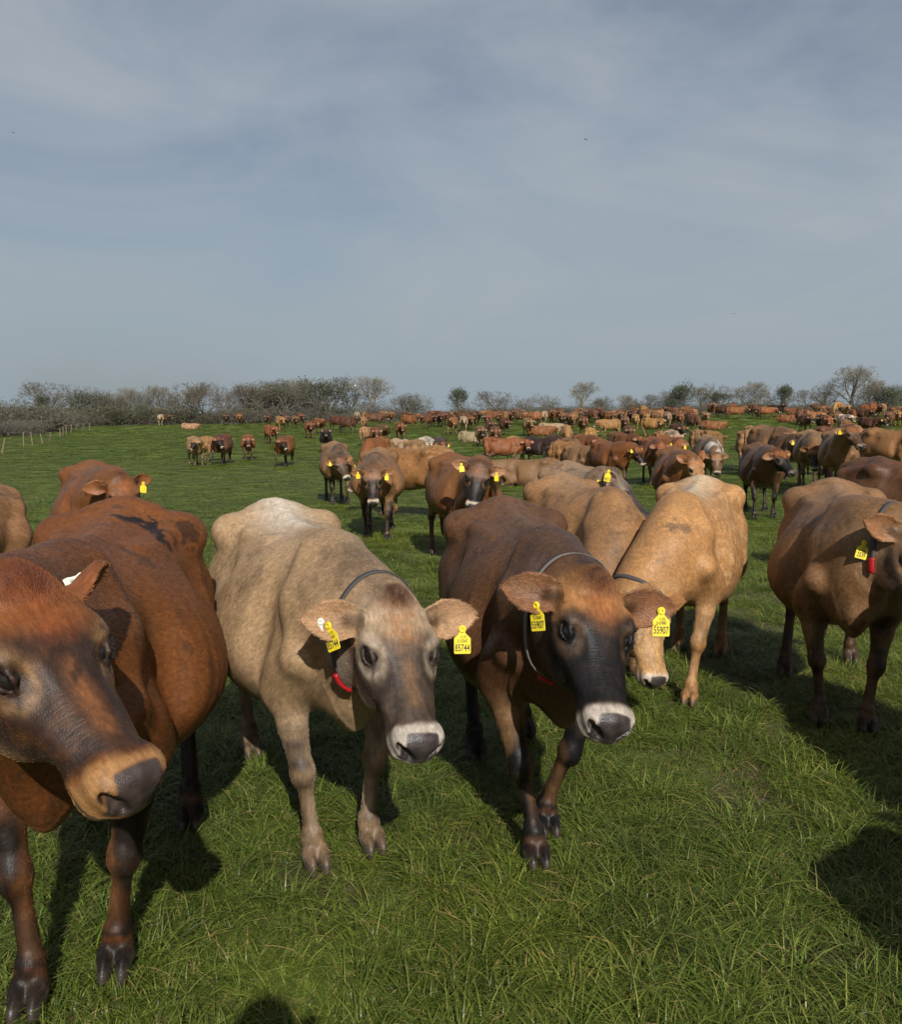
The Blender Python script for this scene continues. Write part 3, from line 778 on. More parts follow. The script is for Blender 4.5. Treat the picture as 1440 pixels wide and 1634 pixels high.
def scatter(name, label, Pts, rotz, scl, tilt=None):
    me = bpy.data.meshes.new(name); me.vertices.add(len(Pts)); me.vertices.foreach_set('co', Pts.astype(np.float32).ravel())
    a = me.attributes.new('rot', 'FLOAT_VECTOR', 'POINT'); rv = np.zeros((len(Pts), 3), np.float32); rv[:, 2] = rotz
    a.data.foreach_set('vector', rv.ravel())
    a = me.attributes.new('scl', 'FLOAT_VECTOR', 'POINT'); a.data.foreach_set('vector', scl.astype(np.float32).ravel())
    a = me.attributes.new('pick', 'INT', 'POINT'); a.data.foreach_set('value', rs.randint(0, len(SPEC), len(Pts)).astype(np.int32))
    o = bpy.data.objects.new(name, me); link(o); tag(o, label, None, None, 'stuff')
    ng = bpy.data.node_groups.new(name, 'GeometryNodeTree'); ng.interface.new_socket('Geometry', in_out='INPUT', socket_type='NodeSocketGeometry'); ng.interface.new_socket('Geometry', in_out='OUTPUT', socket_type='NodeSocketGeometry')
    n = ng.nodes; i_ = n.new('NodeGroupInput'); o_ = n.new('NodeGroupOutput'); ip = n.new('GeometryNodeInstanceOnPoints'); ci = n.new('GeometryNodeCollectionInfo')
    ci.inputs['Collection'].default_value = gcol; ci.inputs['Separate Children'].default_value = True; ci.inputs['Reset Children'].default_value = True
    def na(nm, dt):
        q = n.new('GeometryNodeInputNamedAttribute'); q.data_type = dt; q.inputs['Name'].default_value = nm; return q.outputs['Attribute']
    L_ = ng.links.new
    L_(i_.outputs[0], ip.inputs['Points']); L_(ci.outputs[0], ip.inputs['Instance']); ip.inputs['Pick Instance'].default_value = True
    L_(na('pick', 'INT'), ip.inputs['Instance Index']); L_(na('rot', 'FLOAT_VECTOR'), ip.inputs['Rotation']); L_(na('scl', 'FLOAT_VECTOR'), ip.inputs['Scale']); L_(ip.outputs[0], o_.inputs[0])
    md = o.modifiers.new('scatter', 'NODES'); md.node_group = ng
    return o
def strip(y0, y1, dens, margin=1.0):
    k = .56; area = 0.5 * ((2 * (k * y0 + margin)) + (2 * (k * y1 + margin))) * (y1 - y0); n = int(area * dens)
    y = y0 + (y1 - y0) * rs.rand(n * 2); x = (rs.rand(n * 2) * 2 - 1) * (k * y1 + margin); keep = np.abs(x) < k * y + margin
    return x[keep][:n], y[keep][:n]
pts, scs = [], []
for y0, y1, dn, s0 in ((1.2, 4.5, 230, .95), (4.5, 8, 150, 1.0), (8, 14, 80, 1.15), (14, 24, 34, 1.5), (24, 42, 13, 2.2), (42, 75, 5.0, 3.2), (75, 110, 2.2, 4.2)):
    x, y = strip(y0, y1, dn)
    q = np.stack([x, y, np.zeros_like(x)], 1)
    patch = vnoise(q, .9, 2); fine_ = vnoise(q, 3.1, 5); bare = vnoise(q, 1.7, 9)
    if y0 < 14:
        keep = ((patch * .6 + fine_ * .5) > (.30 + .10 * rs.rand(len(x)))) & ((bare > .20 + .10 * rs.rand(len(x))) | (rs.rand(len(x)) < .22)); x, y, patch, fine_ = x[keep], y[keep], patch[keep], fine_[keep]
    if y0 < 14: patch = patch * np.clip((bare[keep] - .12) / .16, .25, 1); fine_ = fine_ * np.clip((bare[keep] - .12) / .16, .25, 1)
    hgt = s0 * (.14 + .36 * patch + .22 * fine_) * (.8 + .4 * rs.rand(len(x))) * (1 if y0 < 8 else .85 if y0 < 14 else .55 if y0 < 24 else .38)
    wid_ = s0 * (.8 + .4 * rs.rand(len(x)))
    pts.append(np.stack([x, y, ground_z(x, y)], 1)); scs.append(np.stack([wid_, wid_, hgt], 1))
pts = np.vstack(pts); scs = np.vstack(scs)
scatter('grass', 'tufted green pasture grass growing over the whole field', pts, rs.rand(len(pts)) * 6.283, scs)
# ------------------------------------------------------------------ bare trees, hedge bushes and the fence along the crest
def bark(name, c, var=.3): return simple(name, c, .9, var, 12, .3)
BARK = [bark('grey_bark', (.125, .112, .085)), bark('brown_bark', (.105, .085, .060)), bark('pale_bark', (.185, .165, .125))]
def leaf_mat(name, c):
    t = NT(name); oi = t.attr('shade').outputs['Fac']
    col = t.mix(oi, tuple(.7 * x for x in c) + (1,), tuple(1.25 * x for x in c) + (1,)); t.l(col, t.b.inputs['Base Color']); t.b.inputs['Roughness'].default_value = .6; return t.m
LEAF = [leaf_mat('ivy_leaves', (.036, .048, .020)), leaf_mat('bud_twigs', (.080, .078, .034)), leaf_mat('olive_leaves', (.052, .066, .024))]
def tube_mesh(name, segs, mat, sides=4):
    """segs: list of (p0, p1, r0, r1)"""
    A = np.array([s[0] for s in segs]); B = np.array([s[1] for s in segs]); r0 = np.array([s[2] for s in segs]); r1 = np.array([s[3] for s in segs])
    d = B - A; d /= np.linalg.norm(d, axis=1)[:, None] + 1e-9; ref = np.where((np.abs(d[:, 2]) > .9)[:, None], [1., 0, 0], [0, 0, 1.]); x = np.cross(d, ref); x /= np.linalg.norm(x, axis=1)[:, None] + 1e-9; y = np.cross(d, x)
    V = []
    for k in range(sides):
        a = 2 * math.pi * k / sides; o = x * math.cos(a) + y * math.sin(a); V.append(A + o * r0[:, None]); V.append(B + o * r1[:, None])
    V = np.stack(V, 1); n = len(segs); base = np.arange(n) * sides * 2; F = []
    for k in range(sides):
        j = (k + 1) % sides; F.append(np.stack([base + 2 * k, base + 2 * j, base + 2 * j + 1, base + 2 * k + 1], 1))
    return mesh_np(name, V.reshape(-1, 3), np.vstack(F), mat)
def leaf_mesh(name, C, size, rs, mat):
    n = len(C); a = rs.randn(n, 3); a /= np.linalg.norm(a, axis=1)[:, None]; b = np.cross(a, rs.randn(n, 3)); b /= np.linalg.norm(b, axis=1)[:, None]
    s = size * (.5 + rs.rand(n, 1)); V = np.stack([C - a * s, C + b * s * .6, C + a * s, C - b * s * .6], 1).reshape(-1, 3); i = np.arange(n) * 4
    me = mesh_np(name, V, np.stack([i, i + 1, i + 2, i + 3], 1), mat); at = me.attributes.new('shade', 'FLOAT', 'POINT'); at.data.foreach_set('value', np.repeat(rs.rand(n), 4).astype(np.float32)); return me
def grow(rs, H, spread, trunk_h, depth, wind=0, multi=1):
    """returns trunk segments, branch segments, twig segments and tip points"""
    trunk, limb, twig, tips = [], [], [], []
    def rec(p, d, L, r, lev):
        n = 3 if lev < 2 else 2
        for k in range(n):
            d = nrm(d + rs.randn(3) * (.10 + .05 * lev) + np.array([wind * .05, 0, .06])); q = p + d * L / n
            (trunk if lev == 0 else limb if lev < 3 else twig).append((p, q, r, max(r * .84, .004))); p = q; r = max(r * .84, .004)
            if lev < depth and k > 0 or (lev == 0 and k == n - 1):
                for _ in range(rs.randint(1, 3) if lev else rs.randint(2, 4)):
                    a = nrm(d * .55 + rs.randn(3) * spread + np.array([wind * .1, 0, .25])); rec(p, a, L * (.58 + .22 * rs.rand()), r * .62, lev + 1)
        if lev < depth:
            for _ in range(2): rec(p, nrm(d + rs.randn(3) * spread * .8), L * .66, r * .7, lev + 1)
        else: tips.append(p)
    for m_ in range(multi):
        d0 = nrm(np.array([rs.randn() * (.08 if multi == 1 else .35), rs.randn() * (.08 if multi == 1 else .35), 1]))
        rec(np.array([rs.randn() * .2 * (multi > 1), rs.randn() * .2 * (multi > 1), -.3]), d0, trunk_h, H * .030 / math.sqrt(multi), 0)
    return trunk, limb, twig, np.array(tips)
def thin(seg, n, rs):
    if len(seg) <= n: return seg
    return [seg[i] for i in sorted(rs.choice(len(seg), n, replace=False))]
TREES = []; MULTI = set()
rt = np.random.RandomState(5)
def tree_proto(kind, mat, H, spread, th, depth, multi=1, wind=0, leaf=None, nleaf=0, lsize=.12):
    tr, li, tw, tips = grow(rt, H, spread, th, depth, wind, multi)
    tw = thin(tw, 5200, rt)
    allp = np.array([s[1] for s in tr + li + tw]); k = H / max(allp[:, 2].max(), .1)
    sc_ = lambda seg, m_: [(a * k, b * k, max(r * k, m_), max(q * k, m_)) for a, b, r, q in seg]
    ms = [('trunk', tube_mesh('trunk', sc_(tr, .05), mat, 6)), ('limbs', tube_mesh('limbs', sc_(li, .022), mat, 4)), ('twigs', tube_mesh('twigs', sc_(tw, .011), mat, 3))]
    if nleaf:
        pk = np.array([s[1] for s in li + tw]) * k; c = pk[rt.randint(0, len(pk), nleaf)] + rt.randn(nleaf, 3) * .22
        ms.append(('leaves', leaf_mesh('leaves', c, lsize, rt, leaf)))
    if multi > 1 and kind == 'hedge_bush': ms[0] = ('stems', ms[0][1])
    if multi > 1: MULTI.add(len(TREES))
    TREES.append((kind, ms, H)); return len(TREES) - 1
t_tall = [tree_proto('bare_tree', BARK[2], 7.0, .55, 2.2, 5), tree_proto('bare_tree', BARK[0], 7.0, .62, 1.8, 5), tree_proto('bare_tree', BARK[1], 6.0, .60, 1.5, 5, 2)]
t_bud = [tree_proto('budding_tree', BARK[1], 5.5, .62, 1.2, 5, 3, 0, LEAF[1], 3000, .055), tree_proto('budding_tree', BARK[0], 5.5, .7, 1.0, 5, 3, 0, LEAF[1], 3000, .055)]
t_ivy = [tree_proto('ivy_clad_tree', BARK[0], 6.0, .55, 1.6, 4, 2, 0, LEAF[0], 3000, .10), tree_proto('ivy_clad_tree', BARK[1], 6.0, .5, 2.0, 4, 1, 0, LEAF[0], 2500, .09)]
t_bush = [tree_proto('hedge_bush', BARK[1], 3.0, .8, .7, 5, 5, 0, LEAF[2], 3000, .055), tree_proto('hedge_bush', BARK[1], 3.0, .85, .6, 5, 6, 0, LEAF[1], 2600, .05), tree_proto('hedge_bush', BARK[0], 2.6, .9, .5, 5, 6)]
def tr_multi(i): return 'xx' if i in MULTI else 'x'
def plant(i, px, Y, py_top, label, group, rz=None, wide=1.0, base=None):
    kind, ms, H = TREES[i]
    x = (px - 720) / FPX * (Y * _c) ; z0 = float(ground_z(x, Y)) if base is None else base
    ztop = P(px, py_top, Y)[2]; s = max((ztop - z0) / H, .15)
    root = bpy.data.objects.new(kind, None); link(root); root.empty_display_size = .3
    root.location = (x, Y, z0 - .05); root.rotation_euler = (0, 0, rt.rand() * 6.28 if rz is None else rz); root.scale = (s * wide, s * wide, s)
    tag(root, label, 'bush' if kind == 'hedge_bush' else 'tree', group)
    for nm, me in ms:
        c_ = bpy.data.objects.new(nm, me); link(c_, root)
        if nm != 'trunk' or len(tr_multi(i)) > 1: c_['kind'] = 'stuff'
    return root
# (prototype, x pixel, distance, y pixel of the top, width factor, what sets it apart)
TL = [
 (t_tall[2], 68, 118, 604, 1.25, 'wide reddish bare tree above the scrub at the far left'), (t_ivy[1], 72, 116, 628, .7, 'dark ivy column inside the scrub at the far left'),
 (t_ivy[0], 140, 112, 618, .95, 'dark ivy clad tree with a leaning top, left end of the hedge'), (t_bud[0], 190, 114, 626, 1.1, 'thorn tree right of the leaning ivy clad tree'),
 (t_bud[1], 222, 116, 622, 1.0, 'grey thorn tree left of the pale bare tree on the hedge'), (t_tall[0], 258, 115, 612, 1.2, 'pale bare tree over the hedge above the lying pale cow'),
 (t_tall[1], 293, 118, 618, 1.0, 'thin bare tree next to the pale bare one'), (t_tall[2], 325, 114, 603, 1.1, 'tall bare tree left of the gap in the hedge'), (t_tall[1], 358, 120, 610, .7, 'slender bare tree in the gap of the hedge'),
 (t_bud[0], 403, 114, 604, 1.3, 'round budding tree left of the olive bushes'), (t_bud[1], 462, 112, 602, 1.35, 'broad olive budding tree near the hedge middle'),
 (t_ivy[0], 512, 112, 600, 1.0, 'dark evergreen ivy tree, the densest on the left hedge'), (t_tall[2], 530, 116, 594, 1.3, 'spreading bare tree behind the dark evergreen ivy tree'),
 (t_tall[1], 160, 117, 614, .9, 'thin bare tree right of the leaning ivy clad tree'), (t_tall[0], 208, 118, 616, .9, 'bare tree between the two grey thorns on the left hedge'), (t_tall[0], 310, 117, 612, .8, 'narrow bare tree just left of the tall bare one'), (t_tall[2], 385, 116, 610, .9, 'bare tree left of the round budding tree'), (t_tall[1], 428, 117, 604, 1.0, 'bare crown right of the round budding tree'), (t_ivy[0], 445, 113, 610, 1.0, 'green ivy clump beside the broad olive budding tree'), (t_tall[0], 490, 117, 602, 1.0, 'bare crown left of the dark evergreen ivy tree'), (t_tall[1], 560, 118, 612, .8, 'small bare tree right of the spreading bare tree'), (t_tall[1], 840, 123, 632, 1.0, 'faint thin bare tree above the middle of the back row'), (t_tall[0], 1000, 121, 628, 1.0, 'faint bare tree midway between the round crowned one and the olive bush'), (t_tall[2], 1028, 120, 626, 1.1, 'low spreading bare tree left of the olive rounded bush'), (t_tall[0], 1120, 117, 614, .9, 'bare tree right of the dark ivy trunks'), (t_tall[1], 1182, 117, 612, 1.0, 'bare tree between the wide pale one and the crossing stems'), (t_tall[2], 1238, 118, 614, 1.0, 'bare tree just right of the crossing pale stems'), (t_tall[1], 1318, 117, 606, 1.0, 'bare tree left of the great round one'), (t_tall[0], 1400, 117, 602, 1.0, 'bare tree just right of the great round one'), (t_tall[0], 600, 116, 598, 1.25, 'pale rounded bare tree standing by itself left of centre'), (t_bud[1], 665, 118, 625, 1.6, 'low wide thorn bush left of the centre gap'),
 (t_ivy[1], 735, 122, 617, .95, 'small ivy clad tree left of the wind bent thorns'), (t_tall[2], 778, 122, 620, 1.4, 'wind bent bare thorn above the middle of the herd'),
 (t_tall[1], 872, 124, 626, 1.1, 'faint small bare tree left of the round crowned one'), (t_tall[0], 925, 122, 606, 1.0, 'round crowned bare tree standing clear on the skyline'),
 (t_bud[0], 960, 124, 630, 1.0, 'low bush right of the round crowned bare tree'), (t_bud[1], 1060, 118, 620, 1.3, 'olive rounded bush left of the ivy trunks'), (t_ivy[0], 1092, 116, 606, .85, 'tall narrow tree with dark ivy trunks right of the olive bush'),
 (t_tall[1], 1150, 116, 610, 1.4, 'wide pale bare tree above the line of red cows'), (t_ivy[1], 1150, 114, 624, 1.1, 'dark ivy bush below the wide pale bare tree'), (t_tall[0], 1212, 116, 606, 1.0, 'bare tree with crossing pale stems'),
 (t_ivy[1], 1256, 116, 612, .8, 'dark ivy clad trunk left of the pale scrub'), (t_tall[2], 1290, 118, 618, 1.1, 'pale scrubby tree left of the great round tree'),
 (t_tall[0], 1358, 116, 582, 1.35, 'great round bare tree, tallest on the right skyline'), (t_bud[0], 1385, 114, 610, 1.0, 'budding tree under the great round bare tree'), (t_ivy[0], 1412, 112, 612, .9, 'dark ivy tree at the right end of the hedge'), (t_bud[1], 1438, 114, 610, 1.0, 'olive tree at the right edge of the skyline')]
for i, px, Y, pt, wd, lab in TL: plant(i, px, Y, pt, lab, 'trees along the crest', wide=wd)
# the hedge that runs between them: bushes in two uneven rows
hp_ = [(t_bush[0], 'olive'), (t_bush[1], 'brown budding'), (t_bush[2], 'bare grey')]
def bush_label(c, px):
    q = min(TL, key=lambda e: abs(e[1] - px)); ref = q[5]
    for cut_ in (' left of', ' right of', ' above', ' inside', ' next to', ' behind', ' under', ' over', ' at the', ' near', ' standing', ' with a leaning', ', ', ' in the', ' below', ' on the'):
        if ref.find(cut_) > 8: ref = ref[:ref.find(cut_)]
    d_ = px - q[1]; where = 'low at the foot of' if abs(d_) < 8 else 'just left of' if d_ < 0 else 'just right of'
    ref = ' '.join(ref.replace('the ', '').split()[:6]); return c + ' hedge bush ' + where + ' the ' + ref.replace('the ', '')
px = 100
while px < 1460:
    top = np.interp(px, [100, 300, 480, 560, 640, 720, 830, 900, 1000, 1100, 1300, 1440], [648, 647, 643, 645, 647, 651, 651, 647, 645, 642, 640, 639]) + rt.randn() * 5
    i, lab = hp_[rt.randint(3)]; plant(i, px, 108 + rt.rand() * 8, top, bush_label(lab, px), 'hedge bushes on the crest', wide=1.3 + .7 * rt.rand()); px += 18 + rt.rand() * 18
# scrub behind the fence, far left
for px, Y, pt, lab in ((-30, 84, 626, 'tall brown scrub bush beyond the leaning first post of the fence'), (-5, 88, 638, 'second scrub bush behind the fence, left edge'), (18, 82, 630, 'scrub bush standing behind the first fence posts'), (38, 90, 638, 'scrub bush behind the leaning fence post'),
    (58, 86, 640, 'scrub bush under the wide reddish bare tree'), (82, 94, 646, 'scrub bush right of the wide reddish bare tree'), (100, 98, 650, 'scrub bush behind the thin fence stakes'), (-15, 78, 655, 'low brown scrub close behind the fence at the left edge'), (25, 76, 662, 'low brown scrub close behind the first fence post'), (50, 80, 664, 'low brown scrub close behind the second fence post'),
    (72, 86, 666, 'low brown scrub close behind the middle of the fence'), (115, 100, 655, 'low scrub at the far end of the fence'), (135, 102, 655, 'low scrub where the fence meets the hedge')):
    i = t_bush[rt.randint(3)]; plant(i, px, Y, pt + rt.randn() * 3, lab, 'scrub bushes behind the fence', wide=1.7)
# fence: leaning posts and three wires
posts = [(3, 724, 699, .22), (38, 713, 690, .03), (52, 711, 690, -.1), (68, 709, 692, -.16), (80, 706, 693, .05), (96, 699, 683, .02), (101, 696, 681, -.03), (106, 694, 679, .04), (114, 691, 677, 0), (122, 689, 677, .02), (134, 687, 680, 0), (143, 686, 683, .04)]
fence = bpy.data.objects.new('fence', None); link(fence); tag(fence, 'old post and wire fence along the left edge of the field', 'fence')
tops = []
for px, pb, pt, lean in posts:
    b_ = on_ground(px, pb); Y = b_[1]; h_ = max((pb - pt) / FPX * Y, .7); h_ = min(h_, 1.35)
    bm = bmesh.new(); r = .05 if h_ > 1 else .04
    prev = None
    for t_, rr in ((-.25, r), (.3, r * 1.05), (.7, r * .95), (1.0, r * .85), (1.02, r * .5)):
        ring = [bm.verts.new((rr * math.cos(a * math.pi / 3.5) * (1 + .1 * math.sin(a * 2 + t_ * 5)), rr * math.sin(a * math.pi / 3.5), h_ * t_)) for a in range(7)]
        if prev: [bm.faces.new((prev[i], prev[(i + 1) % 7], ring[(i + 1) % 7], ring[i])) for i in range(7)]
        prev = ring
    bm.faces.new(prev); me = bpy.data.meshes.new('post'); bm.to_mesh(me); bm.free(); me.materials.append(MAT['wood'])
    o = bpy.data.objects.new('post', me); link(o, fence); o.location = b_; o.rotation_euler = (0, lean, rt.rand() * 3); tops.append((b_, h_, lean))
for k, fr in enumerate((.35, .62, .90)):
    seg = []
    for (a, ha, la), (b, hb, lb) in zip(tops[:-1], tops[1:]):
        p = a + np.array([math.sin(la) * ha * fr, -.06, ha * fr]); q = b + np.array([math.sin(lb) * hb * fr, -.06, hb * fr]); m_ = (p + q) / 2 - [0, 0, .02]
        seg += [(p, m_, .006, .006), (m_, q, .006, .006)]
    link(bpy.data.objects.new('wire', tube_mesh('wire', seg, MAT['wire'], 4)), fence)['kind'] = 'stuff'
# dry grass under the fence
# ------------------------------------------------------------------ the near cows, one by one
from mathutils.bvhtree import BVHTree
def lerp(c, k, a): return c * (1 - a[:, None]) + np.asarray(k, float) * a[:, None]

def coat_colour(V, m, st, seed=0):
    """albedo of one cow from its pigment masks and its own style"""
    n1, n2, n3 = m['n1'], m['n2'], m['n3']
    base = np.array(st['base']); c = np.tile(base, (len(V), 1)) * (1 + .30 * n1 + .08 * n2)[:, None]
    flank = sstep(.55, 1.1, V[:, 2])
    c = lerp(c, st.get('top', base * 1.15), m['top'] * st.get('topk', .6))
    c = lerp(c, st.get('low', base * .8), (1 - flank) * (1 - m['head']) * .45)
    c = lerp(c, st.get('bellyc', base * 1.5 + .02), m['belly'] * .45)
    c = lerp(c, st.get('crestc', base * .35), m['crest'] * st.get('crestk', .7) * (.75 + n2))
    hd = m['head']
    c = lerp(c, st.get('headc', base), hd)
    c = lerp(c, st.get('foreheadc', st.get('headc', base)), hd * sstep(.22, .12, m['hx'] + n1 * .04) * sstep(-.10, -.04, m['hz']))
    dark = np.array(st.get('dark', (.016, .012, .010)))
    c = lerp(c, dark, np.clip(np.minimum(m['face'], 1) * (st.get('face', .8) + .5 * n2 + .35 * n3) + np.maximum(m['face'] - 1, 0) * 2, 0, 1))
    bl = hd * np.exp(-(m['hy'] / .022) ** 2) * sstep(.16, .24, m['hx']) * (1 - sstep(.34, .39, m['hx']))
    c = lerp(c, st.get('bridgec', base), np.clip(bl * (st.get('bridge', .0) + n3 * .4), 0, 1))
    c = lerp(c, st.get('rustc', (.26, .085, .025)), np.clip(m['rust'] * (st.get('rust', .7) + n3 * .7), 0, 1))
    c = lerp(c, st.get('pollc', (.06, .022, .012)), np.clip(m['poll'] * (st.get('poll', .8) + n3 * .8), 0, 1))
    c = lerp(c, st.get('ringc', base * 1.5 + .03), np.clip(m['eye'] * (st.get('ring', .5) * .65 + n3 * .5), 0, 1))
    c = lerp(c, st.get('underc', base * 1.3), m['under'] * .5)
    c = lerp(c, st.get('muzc', (.46, .38, .29)), np.clip(m['muz'] * (st.get('muz', .95) + n3 * .4), 0, 1))
    c = lerp(c, st.get('palec', base * 1.5 + .02), m['pale'] * .8)
    c = lerp(c, st.get('legc', dark), np.clip(m['legd'] * (st.get('leg', .7) + .6 * n2 + .5 * n1), 0, 1))
    c = lerp(c, st.get('earc', base), m['ear']); c = lerp(c, st.get('earinc', base * .8 + np.array([.13, .055, .025])), m['eari'] * (.85 + n3 * .6)); c = lerp(c, base * .22, m['earhole'] * .8); c = lerp(c, base * .35, m['earr'] * .6)
    c = lerp(c, (.40, .23, .17), m['udder'] * .85)
    stn = vnoise(V, 13, seed + 20) * .6 + vnoise(V, 41, seed + 21) * .4
    c = lerp(c, (.035, .024, .015), sstep(.63, .76, stn + .08 * (V[:, 0] < -.5) + .12 * sstep(.80, .45, V[:, 2])) * (1 - m['head']) * (1 - m['ear']) * st.get('stain', .45))
    for f in st.get('extra', []): c = f(c, V, m)
    bare = np.maximum.reduce([m['pad'], m['nos'], m['hoof'], m['lips'] * .7, m['udder'] * .4])
    c = lerp(c, np.array(st.get('padc', (.034, .027, .026))), m['pad']); c = c * (1 + (m['pad'] * (n3 * 1.1 + n2 * .6))[:, None]); c = lerp(c, (.030, .024, .022), m['lips'] * .8)
    c = lerp(c, (.009, .007, .007), m['nos'] * .92)
    c = lerp(c, np.array(st.get('hoofc', (.040, .031, .026))) * (1), m['hoof'] * 1.0)
    return np.clip(c, .004, .8), 1 - np.clip(bare, 0, 1)

def fur_frame(V, an, m):
    hp = an['head']; body = np.array([-.82, 0, -.57])
    fl = np.tile(body, (len(V), 1))
    fl = np.where((V[:, 2] < .52)[:, None], np.array([0, 0, -1.]), fl)
    fl = np.where((m['head'] > .5)[:, None], -hp['M'][0], fl)
    for s in (1, -1):
        o_, u_, v_, w_ = ear_frame(hp, s); on = (m['ear'] > .5) & (((V - o_) @ u_) > 0) & (np.linalg.norm(V - o_, axis=1) < .26); fl = np.where(on[:, None], u_ + v_ * .35 * np.sign((V - o_) @ v_)[:, None], fl)
    hs_ = 1 + 2.2 * m['head'] + 1.0 * m['ear']
    side = np.cross(fl, np.array([.1, .98, .17])); side /= np.linalg.norm(side, axis=1)[:, None]
    third = np.cross(fl, side)
    return fl, np.stack([(V * fl).sum(1) * hs_, (V * side).sum(1), (V * third).sum(1)], 1)

def put_attr(me, name, typ, arr):
    a = me.attributes.new(name, typ, 'POINT'); a.data.foreach_set('color' if 'COLOR' in typ else 'vector', np.ascontiguousarray(arr, np.float32).ravel())

def sphere(r, nu=20, nv=12):
    V = [(0, 0, r)]; F = []
    for i in range(1, nv):
        for j in range(nu): a, b = math.pi * i / nv, 2 * math.pi * j / nu; V.append((r * math.sin(a) * math.cos(b), r * math.sin(a) * math.sin(b), r * math.cos(a)))
    V.append((0, 0, -r))
    for j in range(nu): F.append((0, 1 + j, 1 + (j + 1) % nu)); F.append((len(V) - 1, 1 + (nv - 2) * nu + (j + 1) % nu, 1 + (nv - 2) * nu + j))
    me = bpy.data.meshes.new('eye')
    for i in range(nv - 2):
        for j in range(nu): a = 1 + i * nu + j; b = 1 + i * nu + (j + 1) % nu; F.append((a, a + nu, b + nu, b))
    me.from_pydata(V, [], F); me.shade_smooth(); me.materials.append(MAT['eye']); return me
EYE = sphere(EYE_R)
def add_eyes(o, an):
    for s in (1, -1):
        ec, ea, eh, en = eye_frame(an['head'], s)
        e = bpy.data.objects.new('eye', EYE); link(e, o); e.location = ec + en * .0012

def ear_point(an, s, a, b, c=.0):
    o, u, v, w = ear_frame(an['head'], s)
    return o + u * a + v * b + w * c, (u, v, w)

TAG_OUT = None
def tag_mesh(sw=.056, sh=.072, mat='tag'):
    """button head, sloping shoulders, square plate: 2 mm thick"""
    r = .0135; pts = []
    for i in range(9): a = math.radians(-35 + i * 250 / 8); pts.append((r * math.cos(a), r * math.sin(a)))
    left = [(-r * .75, -.013), (-sw * .42, -.026), (-sw * .5, -.031), (-sw * .5, -sh - .006), (-sw * .46, -sh - .010)]
    poly = pts + left + [(-x, y) for x, y in left[::-1]]
    bm = bmesh.new(); vs_ = [bm.verts.new((x, 0, y)) for x, y in poly]; f = bm.faces.new(vs_)
    if f.normal.y > 0: f.normal_flip()
    ex = bmesh.ops.extrude_face_region(bm, geom=[f]); bmesh.ops.translate(bm, verts=[v for v in ex['geom'] if isinstance(v, bmesh.types.BMVert)], vec=(0, .0018, 0))
    bmesh.ops.recalc_face_normals(bm, faces=bm.faces)
    bmesh.ops.bevel(bm, geom=[e for e in bm.edges if e.calc_face_angle(0) > 1], offset=.0004, segments=1, affect='EDGES')
    me = bpy.data.meshes.new('ear_tag'); bm.to_mesh(me); bm.free(); me.materials.append(MAT[mat]); return me
def button_mesh():
    bm = bmesh.new()
    prof = [(.0, -.0012), (.0045, -.0012), (.0052, -.0045), (.0095, -.0045), (.0112, -.0025), (.0115, .0005)]
    prev = None
    for r, y in prof:
        ring = [bm.verts.new((r * math.cos(a * math.pi / 9), y, r * math.sin(a * math.pi / 9))) for a in range(18)] if r else None
        if ring and prev: [bm.faces.new((prev[i], prev[(i + 1) % 18], ring[(i + 1) % 18], ring[i])) for i in range(18)]
        prev = ring
    me = bpy.data.meshes.new('button'); bm.to_mesh(me); bm.free(); me.materials.append(MAT['tag']); return me
TAG_ME = tag_mesh(); BUT_ME = button_mesh(); BUT_W = button_mesh(); BUT_W.materials[0] = MAT['tagwhite']; SMALL_TAG = tag_mesh(.050, .060)
TXT = {}
def text_obj(s, size, parent, x, z, name='lettering', y=-.0010, sx=.60):
    cu = bpy.data.curves.new(name, 'FONT'); cu.body = s; cu.size = size; cu.align_x = 'CENTER'; cu.align_y = 'BOTTOM_BASELINE'; cu.extrude = .0002; cu.offset = size * .006
    cu.materials.append(MAT['ink'])
    key = (s, size)
    if key not in TXT:
        to = bpy.data.objects.new(name, cu); sc.collection.objects.link(to); dg = bpy.context.evaluated_depsgraph_get(); TXT[key] = bpy.data.meshes.new_from_object(to.evaluated_get(dg)); bpy.data.objects.remove(to)
    o = bpy.data.objects.new(name, TXT[key]); link(o, parent); o.location = (x, y, z); o.rotation_euler = (math.pi / 2, 0, 0); o.scale = (sx, 1, 1); return o

def world_tag(cow, pos, rz, tilt=0, lean=0, digits=None, small=None, size=1.0, name='ear_tag', mat=None):
    """an ear tag hung at a world point, its face turned to rz (0 = towards -Y), tilt in its own plane"""
    t = bpy.data.objects.new(name, mat or TAG_ME); link(t, cow)
    Mw = Matrix.Translation(Vector(pos)) @ Matrix.Rotation(rz, 4, 'Z') @ Matrix.Rotation(tilt, 4, 'Y') @ Matrix.Rotation(lean, 4, 'X') @ Matrix.Scale(size, 4)
    t.matrix_local = cow_matrix(cow).inverted() @ Mw
    b = bpy.data.objects.new('button', BUT_ME if mat is None else BUT_W); link(b, t)
    if digits:
        text_obj(digits, .0335, t, 0, -.073, 'number')
        if small:
            text_obj(small[0], .0125, t, .004, -.030, 'lettering'); text_obj(small[1], .0150, t, .0, -.044, 'lettering')
    return t
def cow_matrix(o):
    return Matrix.Translation(o.location) @ o.rotation_euler.to_matrix().to_4x4() @ Matrix.Diagonal((*o.scale, 1))

